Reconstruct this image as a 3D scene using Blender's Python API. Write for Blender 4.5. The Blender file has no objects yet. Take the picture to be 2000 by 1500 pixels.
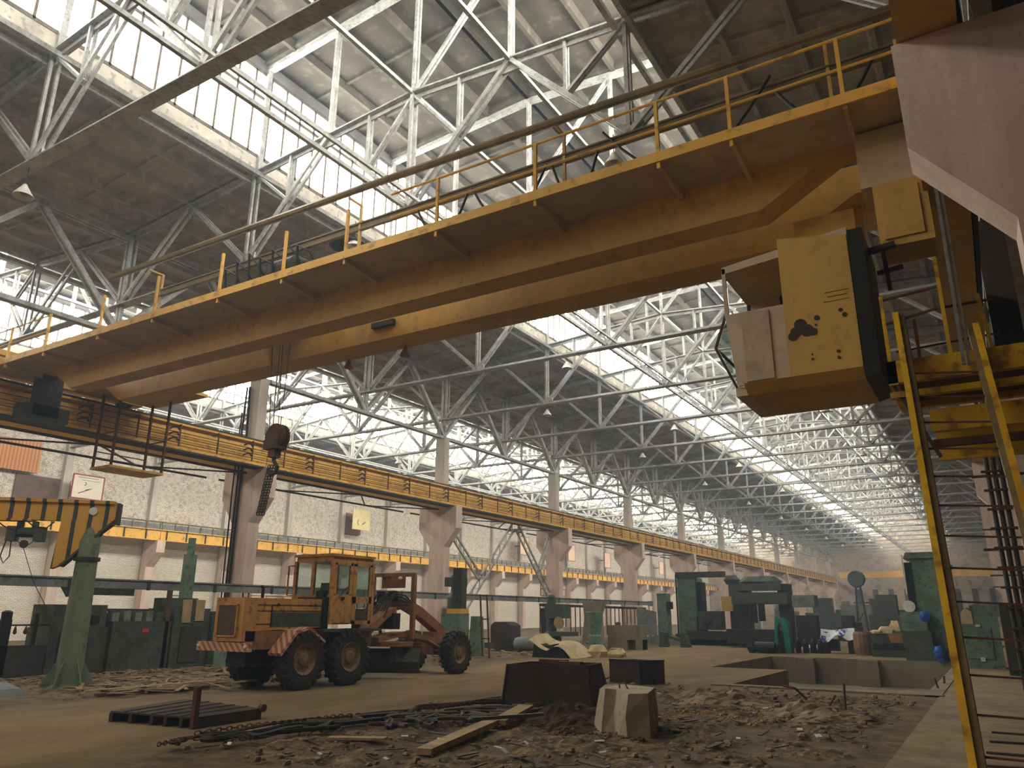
import bpy, math, random
from mathutils import Vector, Matrix
random.seed(7)
sc = bpy.context.scene
# ---------------- camera ----------------
cam = bpy.data.cameras.new('camera'); cam.sensor_fit = 'HORIZONTAL'; cam.sensor_width = 36.0
cam.lens = 36.0*1489.5/2000.0; cam.clip_start = 0.05; cam.clip_end = 400
co = bpy.data.objects.new('camera', cam); sc.collection.objects.link(co); sc.camera = co
CR = Matrix(((0.85243505, 0.14656803, 0.50186881), (0.52280707, -0.24853865, -0.8154148), (0.00522006, 0.95746872, -0.28848986)))
co.matrix_world = Matrix.Translation((0, 0, 1.6)) @ CR.to_4x4()
# ---------------- world, exposure ----------------
w = bpy.data.worlds.new('sky'); sc.world = w; w.use_nodes = True
w.node_tree.nodes['Background'].inputs[0].default_value = (0.75, 0.88, 1.0, 1)
w.node_tree.nodes['Background'].inputs[1].default_value = 1.0
sc.view_settings.view_transform = 'Standard'; sc.view_settings.look = 'None'
sc.view_settings.exposure = 0.0; sc.view_settings.gamma = 1.0; sc.view_settings.use_curve_mapping = False
sc.cycles.max_bounces = 6; sc.cycles.diffuse_bounces = 5; sc.cycles.glossy_bounces = 2
sc.cycles.transmission_bounces = 3; sc.cycles.transparent_max_bounces = 6; sc.cycles.caustics_reflective = False; sc.cycles.caustics_refractive = False
sc.cycles.use_denoising = True; sc.cycles.sample_clamp_indirect = 6
SKY = 21.0      # brightness of the lantern glazing
# ---------------- helpers ----------------
COL = sc.collection
def lin(c):
    r = []
    for v in c:
        v /= 255.0; r.append(v/12.92 if v <= .04045 else ((v+.055)/1.055)**2.4)
    return (*r, 1)
def mat(name, c1, c2=None, scale=2.0, rough=.7, metal=0.0, streak=1.0, bump=0.0, fine=None, lo=.35, hi=.7):
    m = bpy.data.materials.new(name); m.use_nodes = True; nt = m.node_tree; N = nt.nodes; L = nt.links
    b = N['Principled BSDF']; b.inputs['Roughness'].default_value = rough; b.inputs['Metallic'].default_value = metal
    b.inputs['Specular IOR Level'].default_value = .3
    if c2 is None:
        b.inputs['Base Color'].default_value = lin(c1); return m
    g = N.new('ShaderNodeNewGeometry'); mp = N.new('ShaderNodeMapping'); L.new(g.outputs['Position'], mp.inputs[0])
    mp.inputs['Scale'].default_value = (scale, scale, scale*streak)
    n = N.new('ShaderNodeTexNoise'); n.inputs['Scale'].default_value = 1; n.inputs['Detail'].default_value = 5; n.inputs['Roughness'].default_value = .65
    L.new(mp.outputs[0], n.inputs['Vector'])
    r = N.new('ShaderNodeValToRGB'); L.new(n.outputs[0], r.inputs[0])
    r.color_ramp.elements[0].position = lo; r.color_ramp.elements[0].color = lin(c1)
    r.color_ramp.elements[1].position = hi; r.color_ramp.elements[1].color = lin(c2)
    out = r.outputs[0]
    if fine:
        n2 = N.new('ShaderNodeTexNoise'); n2.inputs['Scale'].default_value = fine[1]; n2.inputs['Detail'].default_value = 3
        L.new(g.outputs['Position'], n2.inputs['Vector'])
        r2 = N.new('ShaderNodeValToRGB'); L.new(n2.outputs[0], r2.inputs[0])
        r2.color_ramp.elements[0].position = .56; r2.color_ramp.elements[0].color = (0, 0, 0, 1)
        r2.color_ramp.elements[1].position = .66; r2.color_ramp.elements[1].color = (fine[2],)*3+(1,)
        mx = N.new('ShaderNodeMix'); mx.data_type = 'RGBA'; L.new(r2.outputs[0], mx.inputs[0]); L.new(out, mx.inputs[6]); mx.inputs[7].default_value = lin(fine[0]); out = mx.outputs[2]
    L.new(out, b.inputs['Base Color'])
    if bump:
        bp = N.new('ShaderNodeBump'); bp.inputs['Strength'].default_value = bump; bp.inputs['Distance'].default_value = .05
        n3 = N.new('ShaderNodeTexNoise'); n3.inputs['Scale'].default_value = 9; n3.inputs['Detail'].default_value = 6; L.new(g.outputs['Position'], n3.inputs['Vector'])
        L.new(n3.outputs[0], bp.inputs['Height']); L.new(bp.outputs[0], b.inputs['Normal'])
    return m
class MB:
    def __init__(s): s.v = []; s.f = []
    def add(s, vs, fs):
        k = len(s.v); s.v += [tuple(v) for v in vs]; s.f += [tuple(i+k for i in f) for f in fs]; return s
    def box(s, x0, y0, z0, x1, y1, z1):
        x0, x1 = min(x0, x1), max(x0, x1); y0, y1 = min(y0, y1), max(y0, y1); z0, z1 = min(z0, z1), max(z0, z1)
        return s.add([(x0,y0,z0),(x1,y0,z0),(x1,y1,z0),(x0,y1,z0),(x0,y0,z1),(x1,y0,z1),(x1,y1,z1),(x0,y1,z1)],
                     [(0,3,2,1),(4,5,6,7),(0,1,5,4),(1,2,6,5),(2,3,7,6),(3,0,4,7)])
    def bar(s, a, b, w, h, up=(0,0,1)):
        a = Vector(a); b = Vector(b); d = (b-a).normalized(); u = Vector(up)
        if abs(d.dot(u)) > .99: u = Vector((1,0,0))
        r = d.cross(u).normalized(); u = r.cross(d)
        vs = []
        for p in (a, b):
            for (i, j) in ((-1,-1),(1,-1),(1,1),(-1,1)): vs.append(p+r*(i*w/2)+u*(j*h/2))
        return s.add(vs, [(0,1,2,3),(7,6,5,4),(0,4,5,1),(1,5,6,2),(2,6,7,3),(3,7,4,0)])
    def tube(s, pts, r, n=6, r2=None):
        pts = [Vector(p) for p in pts]; m = len(pts); vs = []; fs = []
        ref = Vector((0,0,1))
        d0 = (pts[1]-pts[0]).normalized()
        if abs(d0.dot(ref)) > .9: ref = Vector((1,0,0))
        side = d0.cross(ref).normalized()
        for i, p in enumerate(pts):
            d = (pts[min(i+1, m-1)]-pts[max(i-1, 0)]).normalized()
            side = (side-d*side.dot(d)).normalized(); up = side.cross(d)
            rr = r if r2 is None else r+(r2-r)*i/(m-1)
            for k in range(n):
                t = 2*math.pi*k/n; vs.append(p+side*(rr*math.cos(t))+up*(rr*math.sin(t)))
        for i in range(m-1):
            for k in range(n):
                k2 = (k+1) % n; fs.append((i*n+k, i*n+k2, (i+1)*n+k2, (i+1)*n+k))
        fs.append(tuple(range(n))[::-1]); fs.append(tuple((m-1)*n+k for k in range(n)))
        return s.add(vs, fs)
    def prism(s, poly, a, b, axis):   # poly in the two other axes (in xyz order)
        def P(u, v, t): return (t,u,v) if axis == 0 else (u,t,v) if axis == 1 else (u,v,t)
        n = len(poly); vs = [P(u,v,a) for u,v in poly]+[P(u,v,b) for u,v in poly]
        fs = [tuple(range(n))[::-1], tuple(range(n, 2*n))]+[(i, (i+1)%n, (i+1)%n+n, i+n) for i in range(n)]
        return s.add(vs, fs)
    def lathe(s, prof, c, axis=2, n=20, sx=1.0):   # prof: (radius, height) along axis
        vs = []; fs = []; c = Vector(c)
        for r, h in prof:
            for k in range(n):
                t = 2*math.pi*k/n; a = r*math.cos(t); b = r*math.sin(t)
                vs.append(c+Vector((h,a,b) if axis == 0 else (a,h,b) if axis == 1 else (a,b,h)))
        for i in range(len(prof)-1):
            for k in range(n):
                k2 = (k+1)%n; fs.append((i*n+k, i*n+k2, (i+1)*n+k2, (i+1)*n+k))
        fs.append(tuple(range(n))); fs.append(tuple((len(prof)-1)*n+k for k in range(n)))
        return s.add(vs, fs)
    def quad(s, *p): return s.add(p, [tuple(range(len(p)))])
    def sheet(s, fn, nu, nv, th=0.0):
        vs = [fn(i/nu, j/nv) for j in range(nv+1) for i in range(nu+1)]
        fs = [(j*(nu+1)+i, j*(nu+1)+i+1, (j+1)*(nu+1)+i+1, (j+1)*(nu+1)+i) for j in range(nv) for i in range(nu)]
        if th:
            k = len(vs); vs += [(x,y,z-th) for x,y,z in vs]; fs += [tuple(i+k for i in f)[::-1] for f in list(fs)]
        return s.add(vs, fs)
    def rock(s, c, rx, ry, rz, rnd=random):
        vs = []
        for a in range(3):
            z = (-.8, .05, .85)[a]; q = (.8, 1, .6)[a]
            for k in range(5):
                t = k*1.2566+rnd.random()*.6; e = q*(.75+.4*rnd.random()); vs.append((c[0]+rx*e*math.cos(t), c[1]+ry*e*math.sin(t), c[2]+rz*z))
        fs = [(4,3,2,1,0), (10,11,12,13,14)]
        for a in range(2):
            for k in range(5): fs.append((a*5+k, a*5+(k+1)%5, a*5+5+(k+1)%5, a*5+5+k))
        return s.add(vs, fs)
def wloc(o):
    v = Vector((0,0,0))
    while o: v += o.location; o = o.parent
    return v
def build(name, mb, m, parent=None, world=True, smooth=False, loc=None):
    me = bpy.data.meshes.new(name)
    off = wloc(parent) if (parent and world) else Vector(loc) if loc else Vector((0,0,0))
    me.from_pydata([(v[0]-off.x, v[1]-off.y, v[2]-off.z) for v in mb.v], [], mb.f); me.materials.append(m)
    if smooth: me.polygons.foreach_set('use_smooth', [True]*len(me.polygons)); 
    me.update()
    o = bpy.data.objects.new(name, me); COL.objects.link(o)
    if parent: o.parent = parent
    elif loc: o.location = loc
    if smooth:
        try: me.set_sharp_from_angle(angle=math.radians(40))
        except Exception: pass
    return o
def tag(o, label, cat, group=None, kind=None):
    o['label'] = label; o['category'] = cat
    if group: o['group'] = group
    if kind: o['kind'] = kind
    return o
def thing(name, label, cat, loc=(0,0,0), group=None, rz=0.0):
    o = bpy.data.objects.new(name, None); o.empty_display_size = .2; COL.objects.link(o); o.location = loc; o.rotation_euler = (0,0,rz)
    return tag(o, label, cat, group)
def one(name, label, cat, mb, m, group=None, kind=None, smooth=False):
    xs = [v[0] for v in mb.v]; ys = [v[1] for v in mb.v]; zs = [v[2] for v in mb.v]
    return tag(build(name, mb, m, loc=((min(xs)+max(xs))/2, (min(ys)+max(ys))/2, min(zs)), smooth=smooth), label, cat, group, kind)
def struct(name, mb, m, parent=None):
    o = build(name, mb, m, parent)
    if not parent: o['kind'] = 'structure'
    return o
KIDS = {}
def copy_tree(o, loc=None, label=None, parent=None, rz=None):
    c = o.copy(); COL.objects.link(c)
    if parent: c.parent = parent
    if loc is not None: c.location = loc
    if rz is not None: c.rotation_euler = (0,0,rz)
    if label: c['label'] = label
    if o.name not in KIDS: KIDS[o.name] = [x for x in COL.objects if x.parent == o]
    for ch in KIDS[o.name]: copy_tree(ch, parent=c)
    return c
M_rim = None
ORD = ['nearest','second nearest','third nearest','fourth nearest','fifth nearest','sixth nearest','seventh nearest','eighth nearest','ninth nearest','tenth nearest','eleventh nearest','twelfth nearest','thirteenth nearest','fourteenth nearest','fifteenth nearest','sixteenth nearest','seventeenth nearest','eighteenth nearest','nineteenth nearest','twentieth nearest','eighth from the far end','seventh from the far end','sixth from the far end','fifth from the far end','fourth from the far end','third from the far end','second from the far end','farthest']
# ---------------- materials ----------------
M_slab = mat('roof_concrete', (176,168,158), (140,128,118), .7, .9, streak=1, fine=((196,190,180), 3, .5))
M_steel = mat('silver_painted_steel', (182,184,182), (134,134,132), 3, .5, fine=((120,95,75), 12, .4))
M_dsteel = mat('dark_steel', (62,60,58), (40,36,34), 3, .6)
M_glassglow = bpy.data.materials.new('milky_daylit_glazing'); M_glassglow.use_nodes = True
nt = M_glassglow.node_tree; nt.nodes.clear(); e = nt.nodes.new('ShaderNodeEmission'); o_ = nt.nodes.new('ShaderNodeOutputMaterial')
e.inputs[0].default_value = (1.0, .965, .86, 1); e.inputs[1].default_value = SKY; nt.links.new(e.outputs[0], o_.inputs[0])
M_glassglow2 = M_glassglow.copy(); M_glassglow2.name = 'brighter_daylit_glazing'; M_glassglow2.node_tree.nodes['Emission'].inputs[1].default_value = SKY*1.55
M_rimp = mat('rim_paint', (140,116,84), (96,80,62), 8, .7)
M_mull = mat('glazing_bars', (120,110,100), (90,80,72), 4)
M_upst = mat('upstand_concrete', (205,200,188), (165,158,146), 1.2, .9, fine=((110,100,90), 6, .5))
M_pink = mat('pink_painted_concrete', (216,196,184), (184,162,150), 2.2, .85, streak=.18, bump=.1, fine=((150,118,106), 22, .18))
M_upcol = mat('grey_column_concrete', (196,190,180), (160,150,140), 1.2, .85, streak=.3)
M_yel = mat('crane_ochre_paint', (212,172,88), (176,144,86), .6, .55, streak=.5, fine=((140,104,66), 5, .25), bump=.05)
M_yel2 = mat('runway_ochre_paint', (236,188,90), (206,158,74), .7, .55, streak=.3, fine=((110,76,40), 4, .5))
M_yel3 = mat('ladder_yellow_paint', (222,178,34), (176,132,30), 1.5, .5, streak=.6, fine=((84,60,36), 5, .6))
M_lslab = mat('lantern_roof_concrete', (90,84,76), (70,65,58), .7, .9, fine=((120,116,106), 3, .4))  # precast like the lower slabs; dingy, darkened further against the strong glazing light
M_cabd = mat('brown_grey_girder_paint', (206,188,160), (176,160,138), .6, .6, fine=((124,106,88), 3, .25))
M_pipe = mat('brown_pipe', (128,112,76), (90,76,52), 2, .5)
M_rust = mat('rust', (104,66,46), (62,44,36), 3, .8, bump=.2)
M_dark = mat('black_rubber_cable', (34,34,36), (22,22,24), 5, .6)
M_green = mat('machine_green_paint', (112,136,120), (80,100,88), 2, .55, fine=((44,48,42), 7, .6))
M_dgreen = mat('dark_machine_green', (76,84,74), (52,58,52), 2, .6, fine=((28,28,28), 7, .5))
M_jib = mat('jib_green_paint', (120,134,112), (88,100,82), 1.5, .55, streak=.4, fine=((60,62,50), 6, .6))
M_teal = mat('teal_paint', (40,140,120), (26,100,86), 3, .5)
M_blue = mat('blue_enamel', (36,96,180), (24,66,130), 4, .3)
M_oran = mat('grader_orange_paint', (206,154,84), (172,124,70), 1.6, .5, streak=.7, fine=((96,66,44), 7, .6))
M_orust = mat('grader_rusty_orange', (160,112,74), (112,80,58), 3, .7)
M_tyre = mat('tyre_rubber', (60,58,56), (40,38,36), 6, .85, bump=.2)
M_grille = mat('brown_radiator_screen', (98,80,72), (74,60,56), 20, .7)
M_concr = mat('block_concrete', (172,160,138), (146,132,110), 2.5, .9, bump=.35, fine=((112,98,80), 9, .35), streak=.5)
M_pit = mat('pit_concrete', (142,130,112), (104,92,78), 1.0, .9, bump=.2, streak=.4)
M_bsteel = mat('dark_brown_plate', (70,58,52), (46,38,36), 2.5, .7, bump=.1)
M_wood = mat('old_timber', (178,152,112), (134,110,80), 4, .8, streak=.3)
M_dirt = mat('soil_heap', (84,62,46), (48,36,28), 6, 1, bump=.6)
M_rub = mat('rubble', (156,136,110), (96,78,60), 5, .95)
M_tarp = mat('beige_tarpaulin', (206,188,150), (168,148,112), 3, .8)
M_white = mat('white_sheet', (226,226,220), (190,190,186), 3, .7)
M_shirt = mat('blue_white_sacking', (222,228,236), (50,80,170), 2.2, .7, lo=.52, hi=.56)
M_gray = mat('grey_blue_girder_paint', (132,138,138), (98,102,104), 1.5, .6, fine=((80,66,54), 6, .5))
M_black = mat('black_paint', (30,34,34), (18,20,22), 3, .5)
M_insul = mat('dark_red_insulators', (70,34,34), (44,28,30), 8, .5)
M_glass = bpy.data.materials.new('window_glass'); M_glass.use_nodes = True
nt = M_glass.node_tree; nt.nodes.clear(); a = nt.nodes.new('ShaderNodeBsdfTransparent'); a.inputs[0].default_value = (.78,.86,.84,1)
b_ = nt.nodes.new('ShaderNodeBsdfGlossy'); b_.inputs[0].default_value = (.8,.85,.85,1); b_.inputs[1].default_value = .08
x = nt.nodes.new('ShaderNodeMixShader'); x.inputs[0].default_value = .18; o_ = nt.nodes.new('ShaderNodeOutputMaterial')
nt.links.new(a.outputs[0], x.inputs[1]); nt.links.new(b_.outputs[0], x.inputs[2]); nt.links.new(x.outputs[0], o_.inputs[0])
def stripes(name, ca, cb, vec, freq, duty=.5):
    m = bpy.data.materials.new(name); m.use_nodes = True; N = m.node_tree.nodes; L = m.node_tree.links
    tc = N.new('ShaderNodeTexCoord'); d = N.new('ShaderNodeVectorMath'); d.operation = 'DOT_PRODUCT'; d.inputs[1].default_value = vec; L.new(tc.outputs['Object'], d.inputs[0])
    k = N.new('ShaderNodeMath'); k.operation = 'MULTIPLY'; k.inputs[1].default_value = freq; L.new(d.outputs['Value'], k.inputs[0])
    f = N.new('ShaderNodeMath'); f.operation = 'FRACT'; L.new(k.outputs[0], f.inputs[0])
    g = N.new('ShaderNodeMath'); g.operation = 'GREATER_THAN'; g.inputs[1].default_value = duty; L.new(f.outputs[0], g.inputs[0])
    mx = N.new('ShaderNodeMix'); mx.data_type = 'RGBA'; mx.inputs[6].default_value = lin(ca); mx.inputs[7].default_value = lin(cb); L.new(g.outputs[0], mx.inputs[0])
    L.new(mx.outputs[2], N['Principled BSDF'].inputs['Base Color']); N['Principled BSDF'].inputs['Roughness'].default_value = .6
    return m
M_hazard = stripes('yellow_black_hazard_paint', (204,152,54), (48,54,52), (1,0,0), 3.1, .72)
M_redwhite = stripes('faded_red_white_hazard_paint', (168,96,74), (196,166,134), (.8,.3,.8), 7, .5)
def brick_mat():
    m = bpy.data.materials.new('whitewashed_brick'); m.use_nodes = True; N = m.node_tree.nodes; L = m.node_tree.links
    g = N.new('ShaderNodeNewGeometry'); s = N.new('ShaderNodeSeparateXYZ'); L.new(g.outputs['Position'], s.inputs[0])
    a = N.new('ShaderNodeMath'); a.operation = 'ADD'; L.new(s.outputs[0], a.inputs[0]); L.new(s.outputs[1], a.inputs[1])
    c = N.new('ShaderNodeCombineXYZ'); L.new(a.outputs[0], c.inputs[0]); L.new(s.outputs[2], c.inputs[1])
    b = N.new('ShaderNodeTexBrick'); b.inputs['Scale'].default_value = 1; b.inputs['Brick Width'].default_value = .26; b.inputs['Row Height'].default_value = .085
    b.inputs['Mortar Size'].default_value = .012; L.new(c.outputs[0], b.inputs['Vector'])
    b.inputs['Color1'].default_value = lin((232,226,214)); b.inputs['Color2'].default_value = lin((214,206,192)); b.inputs['Mortar'].default_value = lin((160,150,138))
    n = N.new('ShaderNodeTexNoise'); n.inputs['Scale'].default_value = 5; n.inputs['Detail'].default_value = 6; n.inputs['Roughness'].default_value = .8; L.new(g.outputs['Position'], n.inputs['Vector'])
    r = N.new('ShaderNodeValToRGB'); L.new(n.outputs[0], r.inputs[0]); r.color_ramp.elements[0].position = .48; r.color_ramp.elements[0].color = (0,0,0,1); r.color_ramp.elements[1].position = .6; r.color_ramp.elements[1].color = (.75,.75,.75,1)
    # the coat above the wall runway is thinner and blotchier
    u = N.new('ShaderNodeMapRange'); u.inputs[1].default_value = 6.4; u.inputs[2].default_value = 7.2; u.inputs[3].default_value = .12; u.inputs[4].default_value = .9; L.new(s.outputs[2], u.inputs[0])
    k = N.new('ShaderNodeMath'); k.operation = 'MULTIPLY'; L.new(r.outputs[0], k.inputs[0]); L.new(u.outputs[0], k.inputs[1])
    mx = N.new('ShaderNodeMix'); mx.data_type = 'RGBA'; L.new(k.outputs[0], mx.inputs[0]); L.new(b.outputs[0], mx.inputs[6]); mx.inputs[7].default_value = lin((120,108,96))
    L.new(mx.outputs[2], N['Principled BSDF'].inputs['Base Color']); N['Principled BSDF'].inputs['Roughness'].default_value = .9
    return m
M_brick = brick_mat()
def floor_mat():
    m = bpy.data.materials.new('dusty_concrete_floor'); m.use_nodes = True; N = m.node_tree.nodes; L = m.node_tree.links
    g = N.new('ShaderNodeNewGeometry'); s = N.new('ShaderNodeSeparateXYZ'); L.new(g.outputs['Position'], s.inputs[0])
    def noise(sc_, det=6, ro=.65, st=(1,1,1)):
        mp = N.new('ShaderNodeMapping'); mp.inputs['Scale'].default_value = st; L.new(g.outputs['Position'], mp.inputs[0])
        n = N.new('ShaderNodeTexNoise'); n.inputs['Scale'].default_value = sc_; n.inputs['Detail'].default_value = det; n.inputs['Roughness'].default_value = ro; L.new(mp.outputs[0], n.inputs['Vector']); return n.outputs[0]
    def ramp(v, p0, c0, p1, c1):
        r = N.new('ShaderNodeValToRGB'); L.new(v, r.inputs[0]); e = r.color_ramp.elements; e[0].position = p0; e[0].color = c0; e[1].position = p1; e[1].color = c1; return r.outputs[0]
    def mth(op, a_, b_):
        k = N.new('ShaderNodeMath'); k.operation = op
        for i, q in enumerate((a_, b_)):
            if isinstance(q, (int, float)): k.inputs[i].default_value = q
            else: L.new(q, k.inputs[i])
        return k.outputs[0]
    def mixc(f, a_, b_):
        x = N.new('ShaderNodeMix'); x.data_type = 'RGBA'; L.new(f, x.inputs[0])
        for i, q in ((6, a_), (7, b_)):
            if isinstance(q, tuple): x.inputs[i].default_value = q
            else: L.new(q, x.inputs[i])
        return x.outputs[2]
    lane = ramp(noise(.9, 8, .7, st=(1,.35,1)), .35, lin((152,130,96)), .7, lin((112,94,68)))
    debris = ramp(noise(2.2, 10, .8), .36, lin((56,46,34)), .64, lin((138,118,88)))
    wob = mth('MULTIPLY', mth('SUBTRACT', noise(.5, 5), .5), 3.0)
    x_ = mth('ADD', s.outputs[0], wob)
    mr = N.new('ShaderNodeMapRange'); mr.inputs[1].default_value = -9.1; mr.inputs[2].default_value = -8.2; L.new(x_, mr.inputs[0])
    ml = N.new('ShaderNodeMapRange'); ml.inputs[1].default_value = -14.6; ml.inputs[2].default_value = -15.6; L.new(x_, ml.inputs[0])
    far = N.new('ShaderNodeMapRange'); far.inputs[1].default_value = 17.5; far.inputs[2].default_value = 20; L.new(s.outputs[1], far.inputs[0])
    near = mth('SUBTRACT', 1.0, far.outputs[0])
    f1 = mth('MULTIPLY', mr.outputs[0], mth('ADD', mth('MULTIPLY', near, .85), .1))
    f = mth('MAXIMUM', f1, ml.outputs[0])
    c = mixc(f, lane, debris)
    c = mixc(ramp(noise(14, 3), .6, (0,0,0,1), .72, (.5,.5,.5,1)), c, lin((64,52,42)))
    b = N['Principled BSDF']; L.new(c, b.inputs['Base Color']); b.inputs['Roughness'].default_value = .85; b.inputs['Specular IOR Level'].default_value = .25
    bp = N.new('ShaderNodeBump'); bp.inputs['Strength'].default_value = .8; bp.inputs['Distance'].default_value = .08; L.new(noise(5, 10, .75), bp.inputs['Height']); L.new(bp.outputs[0], b.inputs['Normal'])
    return m
M_floor = floor_mat()
# ---------------- setting: floor, walls, roof ----------------
MX = -11.2; HALF = 12.15; OFF = -24.2; Y0, Y1 = -17.0, 151.0
ML = MX+OFF                      # middle of the side bay
WALLX = -47.7; RX = 13.0
def zt(d): return 14.75-.075*abs(d)
m = MB()
px0, px1, px2, py0, py1, py2 = -8.2, -5.8, -1.6, 19.3, 25.6, 33.5
for (a, b, c, d) in ((WALLX, Y0, RX, py0), (WALLX, py0, px1, py1), (px2, py0, RX, py1), (WALLX, py1, px0, py2), (px2, py1, RX, py2), (WALLX, py2, RX, Y1)):
    m.quad((a,b,0),(c,b,0),(c,d,0),(a,d,0))
struct('floor', m, M_floor)
m = MB(); D = -.95
m.quad((px0,py1,D),(px2,py1,D),(px2,py2,D),(px0,py2,D)); m.quad((px1,py0,D),(px2,py0,D),(px2,py1,D),(px1,py1,D))
for (a, b) in (((px0,py2),(px2,py2)), ((px2,py2),(px2,py0)), ((px2,py0),(px1,py0)), ((px1,py0),(px1,py1)), ((px1,py1),(px0,py1)), ((px0,py1),(px0,py2))):
    m.quad((*a,D),(*b,D),(*b,0),(*a,0))
struct('floor.001', m, M_pit)
one('pit_buttress', 'concrete buttress on the far pit wall, the left one', 'buttress', MB().box(-7.2, py2-.35, D+.01, -6.5, py2-.01, -.02), M_pit)
one('pit_buttress', 'concrete buttress on the far pit wall, the right one', 'buttress', MB().box(-4.9, py2-.35, D+.01, -4.2, py2-.01, -.02), M_pit)
one('pit_ledge', 'low concrete ledge along the near wall inside the pit', 'ledge', MB().box(px1+.05, py0+.02, D+.01, px2-.05, py0+.3, -.35), M_pit)
m = MB().box(px1-.3, py0-.35, 0, px2+.35, py0-.02, .035).box(px2+.02, py0-.35, 0, px2+.32, py2, .03)
struct('trim_1', m, M_pit)
m = MB().quad((WALLX,Y0,0),(WALLX,Y1,0),(WALLX,Y1,14.2),(WALLX,Y0,14.2)); struct('wall_left', m, M_brick)
m = MB().quad((RX,Y0,0),(RX,Y0,14),(RX,Y1,14),(RX,Y1,0)); struct('wall_right', m, mat('dark_brick', (86,66,58), (60,48,44), 2))
m = MB().quad((WALLX,Y0,0),(WALLX,Y0,19),(RX,Y0,19),(RX,Y0,0)); struct('wall_back', m, mat('back_brick', (190,176,160), (150,136,122), 2))
m = MB().quad((WALLX,Y1,0),(RX,Y1,0),(RX,Y1,19),(WALLX,Y1,19)); struct('wall_front', m, mat('end_wall_brick', (186,170,150), (150,134,118), 1.5, fine=((96,84,74), 1, .6)))
M_oc = stripes('orange_corrugated_sheet', (206,140,86), (170,108,64), (0,1,0), 5)
one('corrugated_panel', 'orange corrugated sheet high on the whitewashed brick wall', 'panel', MB().box(WALLX+.38, 8, 9.4, WALLX+.46, 23.4, 11.2), M_oc)
def roof_slab(name, xa, za, xb, zb, mt_=None):
    m = MB(); n = max(1, round(abs(xb-xa)/1.5))
    m.quad((xa,Y0,za),(xa,Y1,za),(xb,Y1,zb),(xb,Y0,zb)); 
    m.quad((xa,Y0,za+.2),(xb,Y0,zb+.2),(xb,Y1,zb+.2),(xa,Y1,za+.2))
    for i in range(n+1):
        t = i/n; x = xa+(xb-xa)*t; z = za+(zb-za)*t
        m.add([(x-.13,Y0,z),(x-.06,Y0,z-.24),(x+.06,Y0,z-.24),(x+.13,Y0,z),(x-.13,Y1,z),(x-.06,Y1,z-.24),(x+.06,Y1,z-.24),(x+.13,Y1,z)], [(0,1,5,4),(1,2,6,5),(2,3,7,6)])
    y = Y0+.2
    for k in range(-4, 25):
        y = 7.2+6*k
        for dy in (-.16, .16):
            m.quad((xa,y+dy-.07,za-.2),(xb,y+dy-.07,zb-.2),(xb,y+dy+.07,zb-.2),(xa,y+dy+.07,za-.2))
            m.quad((xa,y+dy-.07,za-.2),(xa,y+dy-.07,za),(xb,y+dy-.07,zb),(xb,y+dy-.07,zb-.2)); m.quad((xa,y+dy+.07,za-.2),(xa,y+dy+.07,za),(xb,y+dy+.07,zb),(xb,y+dy+.07,zb-.2))
        for q in (2, 4):
            m.quad((xa,y+q-.05,za-.1),(xb,y+q-.05,zb-.1),(xb,y+q+.05,zb-.1),(xa,y+q+.05,za-.1)); m.quad((xa,y+q-.05,za-.1),(xa,y+q-.05,za),(xb,y+q-.05,zb),(xb,y+q-.05,zb-.1))
    struct(name, m, mt_ or M_slab)
G = .34
k = 0
for cx in (MX, ML):
    for s in (-1, 1):
        roof_slab('ceiling' if k == 0 else 'ceiling.%03d' % k, cx+s*HALF, zt(HALF)+G, cx+s*6.15, zt(6)+G); k += 1
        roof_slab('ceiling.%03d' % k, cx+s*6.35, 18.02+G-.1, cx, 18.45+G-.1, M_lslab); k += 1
m = MB().quad((MX+HALF,Y0,zt(HALF)+G),(MX+HALF,Y1,zt(HALF)+G),(RX,Y1,13.6),(RX,Y0,13.6)); struct('ceiling.%03d' % k, m, M_slab)
# end cheeks of the lanterns and the glazing
wn = 1; tn = 2
for cx in (MX, ML):
    for s in (-1, 1):
        x = cx+s*6.08
        m = MB().quad((x,Y0,14.85),(x,Y1,14.85),(x,Y1,17.82),(x,Y0,17.82))
        g = struct('window_%d' % wn, m, M_glassglow if cx == MX else M_glassglow2); wn += 1
        f = MB(); xi = x-s*.05
        y = Y0
        while y < Y1: f.box(xi-.03, y-.035, 14.85, xi+.03, y+.035, 17.8); y += .62
        f.box(xi-.03, Y0, 14.82, xi+.03, Y1, 14.93).box(xi-.03, Y0, 16.85, xi+.03, Y1, 16.97).box(xi-.03, Y0, 17.74, xi+.03, Y1, 17.86)
        struct('window_frame', f, M_mull, g)
        u = MB().box(x-.1, Y0, 14.28, x+.06, Y1, 14.84); struct('trim_%d' % tn, u, M_upst); tn += 1
        u = MB().box(x-.12, Y0, 17.84, x+.12, Y1, 18.2); struct('trim_%d' % tn, u, mat('eave_board', (120,120,120), (96,92,90), 1)); tn += 1
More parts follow.
